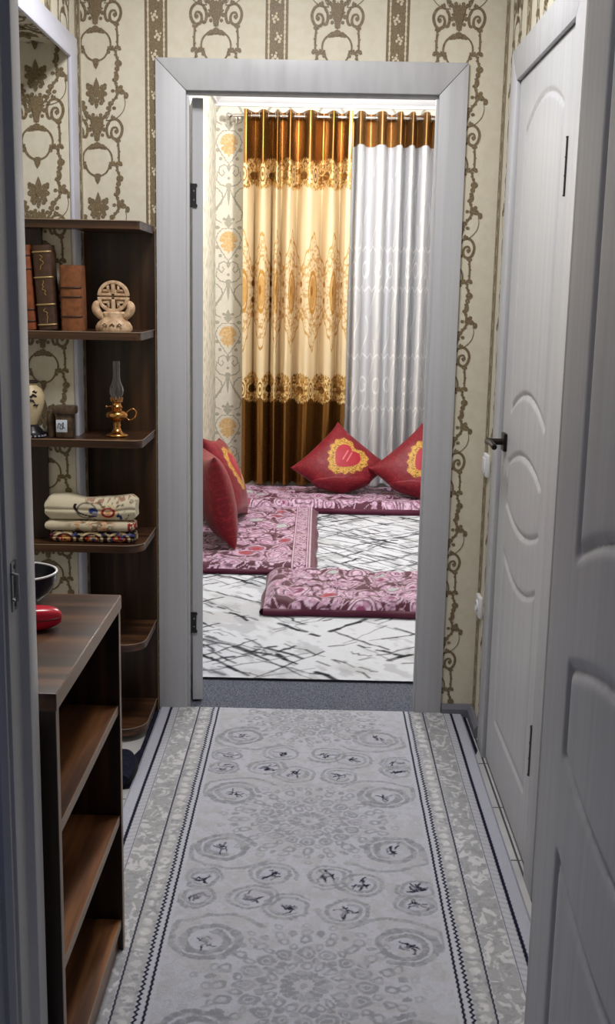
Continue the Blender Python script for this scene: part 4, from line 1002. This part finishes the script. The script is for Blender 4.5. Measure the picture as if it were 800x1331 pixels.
mb.build('foot_beading', mat('pale_beads', (150, 152, 168), .35), t)
t = thing('jar', 'dark brown jar with a small white label on the middle shelf', 'jar', (-.770, -.249, vz))
jx, jy = -.770, -.249; M_jar = noise_mat('dark_brown_glaze', (58, 44, 34), (92, 74, 58), nscale=60, rough=.4)
mb = MB(); mb.prism([(jx - .026, jy - .022), (jx + .026, jy - .022), (jx + .026, jy + .022), (jx - .026, jy + .022)], vz, vz + .075, 'z'); mb.build('body', M_jar, t, bevel=.005)
mb = MB(); mb.prism([(jx - .034, jy - .028), (jx + .034, jy - .028), (jx + .034, jy + .028), (jx - .034, jy + .028)], vz + .072, vz + .098, 'z'); mb.build('lid', M_jar, t, bevel=.006)
mb = MB(); mb.box(jx - .024, jx + .010, jy - .0235, jy - .0215, vz + .018, vz + .056); lb = mb.build('label', mat('label_paper', (206, 214, 226), .6), t, bevel=.0008)
mb = MB()
mb.tube([tuple(v) for v in spline([(jx - .019, jy - .0238, vz + .030), (jx - .016, jy - .0238, vz + .044), (jx - .010, jy - .0238, vz + .042), (jx - .012, jy - .0238, vz + .032), (jx - .004, jy - .0238, vz + .030), (jx - .001, jy - .0238, vz + .048), (jx - .006, jy - .0238, vz + .040), (jx + .003, jy - .0238, vz + .030)], 5)], .0012, 6)
mb.build('label_print', mat('label_ink', (66, 72, 92), .6), lb)
t = thing('small_pot', 'small dark pot tucked between the cream vase and the labelled jar', 'pot', (-.816, -.238, vz))
mb = MB(); mb.lathe([(.018, 0), (.022, .01), (.026, .04), (.024, .065), (.018, .078), (.019, .084), (.014, .085)], (-.816, -.238, vz), 24); mb.build('body', noise_mat('umber_glaze', (70, 54, 42), (120, 100, 82), nscale=30, rough=.45), t, smooth=60)
t.scale = (.56, .56, .95)

# folded embroidered cloths
def folded(label, x0, x1, y0, y1, z, h, colf, sd, layers=3, sag=.0, rough=.85):
    n, k = 150, 90; W = x1 - x0
    s_ = np.linspace(0, 1, n); a = np.linspace(0, 1, k, endpoint=False)
    ring = []; us = []
    # rounded-rectangle section in y-z, walked from the back bottom round the front to the back top and home
    D = y1 - y0; r = h / 2
    L1, L2 = D - r, PI * r; tot = 2 * L1 + L2 + h
    P = []
    for q in a * tot:
        if q < L1: P.append((y1 - q, 0))
        elif q < L1 + L2: b = (q - L1) / r; P.append((y0 + r - r * math.sin(b), r - r * math.cos(b)))
        elif q < 2 * L1 + L2: P.append((y0 + r + (q - L1 - L2), h))
        else: P.append((y1, h - (q - 2 * L1 - L2)))
    P = np.array(P); S, A = np.meshgrid(s_, a, indexing='ij'); Yp = np.tile(P[:, 0], (n, 1)); Zp = np.tile(P[:, 1], (n, 1))
    endp = np.minimum(S, 1 - S) * W; sq = ss(0, .02, endp) ** .5
    Zp = h / 2 + (Zp - h / 2) * (.62 + .38 * sq); fr = (Zp - h / 2) / (h / 2)
    crease = sum(.0022 * np.exp(-((Zp - h * (i + 1) / layers) / (h * .06)) ** 2) for i in range(layers - 1))
    front = ss(0, .01, (y0 + r) - Yp); Yp = Yp + crease * front * 2.2
    X = x0 + S * W + .006 * (vn(Yp * 30, Zp * 60, sd) - .5)
    Z = z + Zp + sag * (vn(S * 4, Yp * 10, sd) - .3) * (Zp / h); Y = Yp + .006 * (vn(S * 5, Zp * 20, sd + 2) - .5)
    c = colf(X - x0, Zp, Yp - y0, W, h)
    mb = MB(); mb.grid(np.stack([X, Y, Z], -1), wrap=True); N0 = n * k
    mb.f.append(tuple(range(k))[::-1][::-1]); mb.m.append(0); mb.f.append(tuple(N0 - k + i for i in range(k))[::-1]); mb.m.append(0)
    o = mb.build('folded_cloth', col_mat('embroidered_cloth', rough, .15, bump=.4, bscale=500), cols=c.reshape(-1, 3), smooth=60)
    bm = bmesh.new(); bm.from_mesh(o.data); bmesh.ops.recalc_face_normals(bm, faces=bm.faces); bm.to_mesh(o.data); bm.free()
    return tag(o, label, 'folded cloth', 'folded embroidered cloths on the lower shelf')
def col_dark(u, zz, yy, W, h):
    c = np.zeros(u.shape + (3,)) + lin((46, 34, 36)); p = .085
    lx = (np.mod(u / p, 1) - .5) * p; e = np.hypot(lx / .034, (zz - h * .3) / (h * .62))
    c = mixc(c, lin((214, 190, 150)), 1 - ss(.08, .16, np.abs(e - .95))); c = mixc(c, lin((168, 28, 38)), 1 - ss(.55, .68, e)); c = mixc(c, lin((218, 170, 96)), (1 - ss(.5, .6, e)) * ss(.52, .6, fbm(u * 150, zz * 150, 4)))
    c = mixc(c, lin((206, 186, 150)), .8 * ss(.60, .66, fbm(u * 120, (zz + yy) * 120, 8))); c = mixc(c, lin((44, 66, 130)), .8 * ss(.66, .72, fbm(u * 70, (zz + yy) * 70, 18)))
    c = mixc(c, lin((120, 36, 60)), ss(.012, .0, u) * .8); return c
def col_mid(u, zz, yy, W, h):
    c = np.zeros(u.shape + (3,)) + lin((214, 202, 176)); q = fbm(u * 60, (zz * 1.5 + yy) * 100, 3); mid = ss(.10, .16, u) * ss(W - .03, W - .07, u)
    mid = ss(.05, .10, u) * (1 - ss(W - .08, W - .05, u))
    c = mixc(c, lin((120, 84, 58)), mid * .8 * ss(.50, .56, q)); c = mixc(c, lin((222, 160, 110)), mid * .7 * ss(.58, .64, fbm(u * 80, (zz + yy) * 90, 7))); 
    c = mixc(c, lin((150, 40, 44)), ss(W - .022, W - .018, u) * ss(.45, .55, vn(u * 260, (zz + yy) * 160, 4))); return c
def col_top(u, zz, yy, W, h):
    c = np.zeros(u.shape + (3,)) + lin((218, 208, 182)); v = zz / h
    d = zz + np.maximum(yy - h * .5, 0) * (zz > h * .5)
    def rg(x, z_, a, b, w_): return 1 - ss(w_ * .6, w_, np.abs(np.hypot((u - x) / a, (d - z_) / b) - 1))
    def sp(x, z_, a, b): return 1 - ss(.8, 1.05, np.hypot((u - x) / a, (d - z_) / b))
    c = mixc(c, lin((44, 34, 34)), rg(.155, .040, .062, .026, .09) * (d < .048) * (u < .16)); c = mixc(c, lin((54, 40, 36)), rg(.13, .030, .03, .022, .12) * .7)
    c = mixc(c, lin((168, 24, 32)), sp(.196, .028, .024, .018)); c = mixc(c, lin((232, 206, 170)), sp(.196, .029, .015, .011)); c = mixc(c, lin((220, 150, 84)), sp(.196, .027, .009, .006) * .8)
    c = mixc(c, lin((222, 196, 140)), rg(.196, .028, .028, .022, .10)); c = mixc(c, lin((48, 66, 128)), sp(.150, .030, .016, .010)); c = mixc(c, lin((150, 150, 160)), sp(.155, .022, .010, .008))
    c = mixc(c, lin((44, 58, 108)), ss(.48, .54, fbm(u * 120, d * 120, 6)) * sp(.238, .017, .034, .014)); c = mixc(c, lin((44, 58, 108)), ss(.5, .56, fbm(u * 120, d * 120, 9)) * sp(.145, .010, .025, .008) * .8)
    c = mixc(c, lin((66, 52, 46)), .8 * ss(.55, .62, fbm(u * 90, d * 110, 12)) * sp(.20, .052, .08, .012)); c = mixc(c, lin((150, 84, 60)), .7 * ss(.58, .64, fbm(u * 110, d * 110, 14)) * ss(.10, .14, u) * (d > .05))
    return c
z3 = .6460
folded('dark red and gold patterned folded cloth at the bottom of the stack', -.820, -.558, YF + .030, -.212, z3, .036, col_dark, 1, 2)
folded('thin cream folded cloth with brown embroidery in the middle of the stack', -.835, -.560, YF + .026, -.214, z3 + .0365, .032, col_mid, 4, 1)
folded('thick cream folded cloth with red heart and blue swirls on top of the stack', -.835, -.555, YF + .022, -.212, z3 + .069, .064, col_top, 7, 2, sag=.022)

# bowl and red case on the low bookcase
t = thing('bowl', 'dark navy enamel bowl with white rim on the low bookcase top', 'bowl', (-.585, -1.51, zt))
M_navyen = mat('navy_enamel', (26, 28, 46), .22)
bo = [(.030, .0), (.034, .003), (.050, .012), (.066, .028), (.074, .046), (.077, .064)]
mb = MB(); mb.lathe([(0.0005, .0)] + bo + [(r - .004, z) for r, z in bo[::-1][:-2]] + [(.028, .006), (.0005, .006)], (-.585, -1.51, zt), 48, close=False); mb.build('bowl_body', M_navyen, t, smooth=60)
mb = MB(); mb.tube([(-.585 + .0752 * math.cos(2 * PI * k / 48), -1.51 + .0752 * math.sin(2 * PI * k / 48), zt + .0645) for k in range(49)], .0024, 8, cap=False); mb.build('rim', mat('white_enamel', (226, 226, 230), .3), t, smooth=60)['label'] = 'white enamel rim'
t = thing('glasses_case', 'glossy red case lying on the low bookcase top', 'case', (-.520, -1.685, zt))
n, k = 30, 28; pts = np.zeros((n, k, 3))
for i in range(n):
    s_ = i / (n - 1); e = math.sin(PI * min(max(s_, .001), .999)) ** .28
    for j in range(k):
        a = 2 * PI * j / k; ca, sa = math.cos(a), math.sin(a); q = .6
        pts[i, j] = (-.060 + .12 * s_, (.026 * abs(ca) ** q * math.copysign(1, ca)) * e, .022 + (.022 * abs(sa) ** q * math.copysign(1, sa)) * e)
an = R_(24); rot = np.array([[math.cos(an), -math.sin(an), 0], [math.sin(an), math.cos(an), 0], [0, 0, 1]]); pts = pts @ rot.T + np.array([-.520, -1.685, zt])
mb = MB(); mb.grid(pts, wrap=True, flip=True); mb.build('shell', mat('glossy_red', (190, 22, 48), .25, 0, .5), t, smooth=60)
mb = MB(); mb.tube([tuple(pts[i, 14] + np.array([0, 0, .0])) for i in range(2, n - 2)] + [tuple(pts[i, 0]) for i in range(n - 3, 1, -1)], .0012, 6); mb.build('seam', mat('dark_red_seam', (90, 12, 24), .5), t)

# dark slipper toe by the right door and dark shoe by the corner shelf
def slipper(label, x, y, ang, L):
    n, k = 26, 20; P = np.zeros((n, k, 3))
    for i in range(n):
        s_ = i / (n - 1); wd = .042 * (math.sin(PI * (.06 + .9 * s_)) ** .45) * (1 - .12 * s_); hh = .030 + .022 * s_ if s_ < .6 else .043 - .03 * ((s_ - .6) / .4) ** 2
        for j in range(k):
            a = 2 * PI * j / k; P[i, j] = (wd * math.cos(a), (s_ - .5) * L, max(.0, hh / 2 + hh / 2 * math.sin(a) * (1 if math.sin(a) > 0 else 1)))
    c, s2 = math.cos(ang), math.sin(ang); Rm = np.array([[c, -s2, 0], [s2, c, 0], [0, 0, 1]]); P = P @ Rm.T + np.array([x, y, .0165])
    mb = MB(); mb.grid(P, wrap=True, flip=True); mb.f.append(tuple(range(k))); mb.m.append(0); mb.f.append(tuple((n - 1) * k + i for i in range(k))[::-1]); mb.m.append(0)
    return mb
t = thing('slipper', 'dark slipper lying at the foot of the corner shelf unit beside the rug', 'slipper', (-.555, -.52, .004))
mb = slipper('', -.560, -.53, R_(8), .22); mb.build('upper', M_navy, t, smooth=60)
sol = MB(); pl = [(-.560 + .044 * math.cos(a) + .0 * math.sin(a), -.53 + .112 * math.sin(a)) for a in [2 * PI * q / 28 for q in range(28)]]; sol.prism(pl, .0042, .0170, 'z'); sol.build('sole', mat('black_rubber', (22, 22, 24), .7), t, smooth=40)
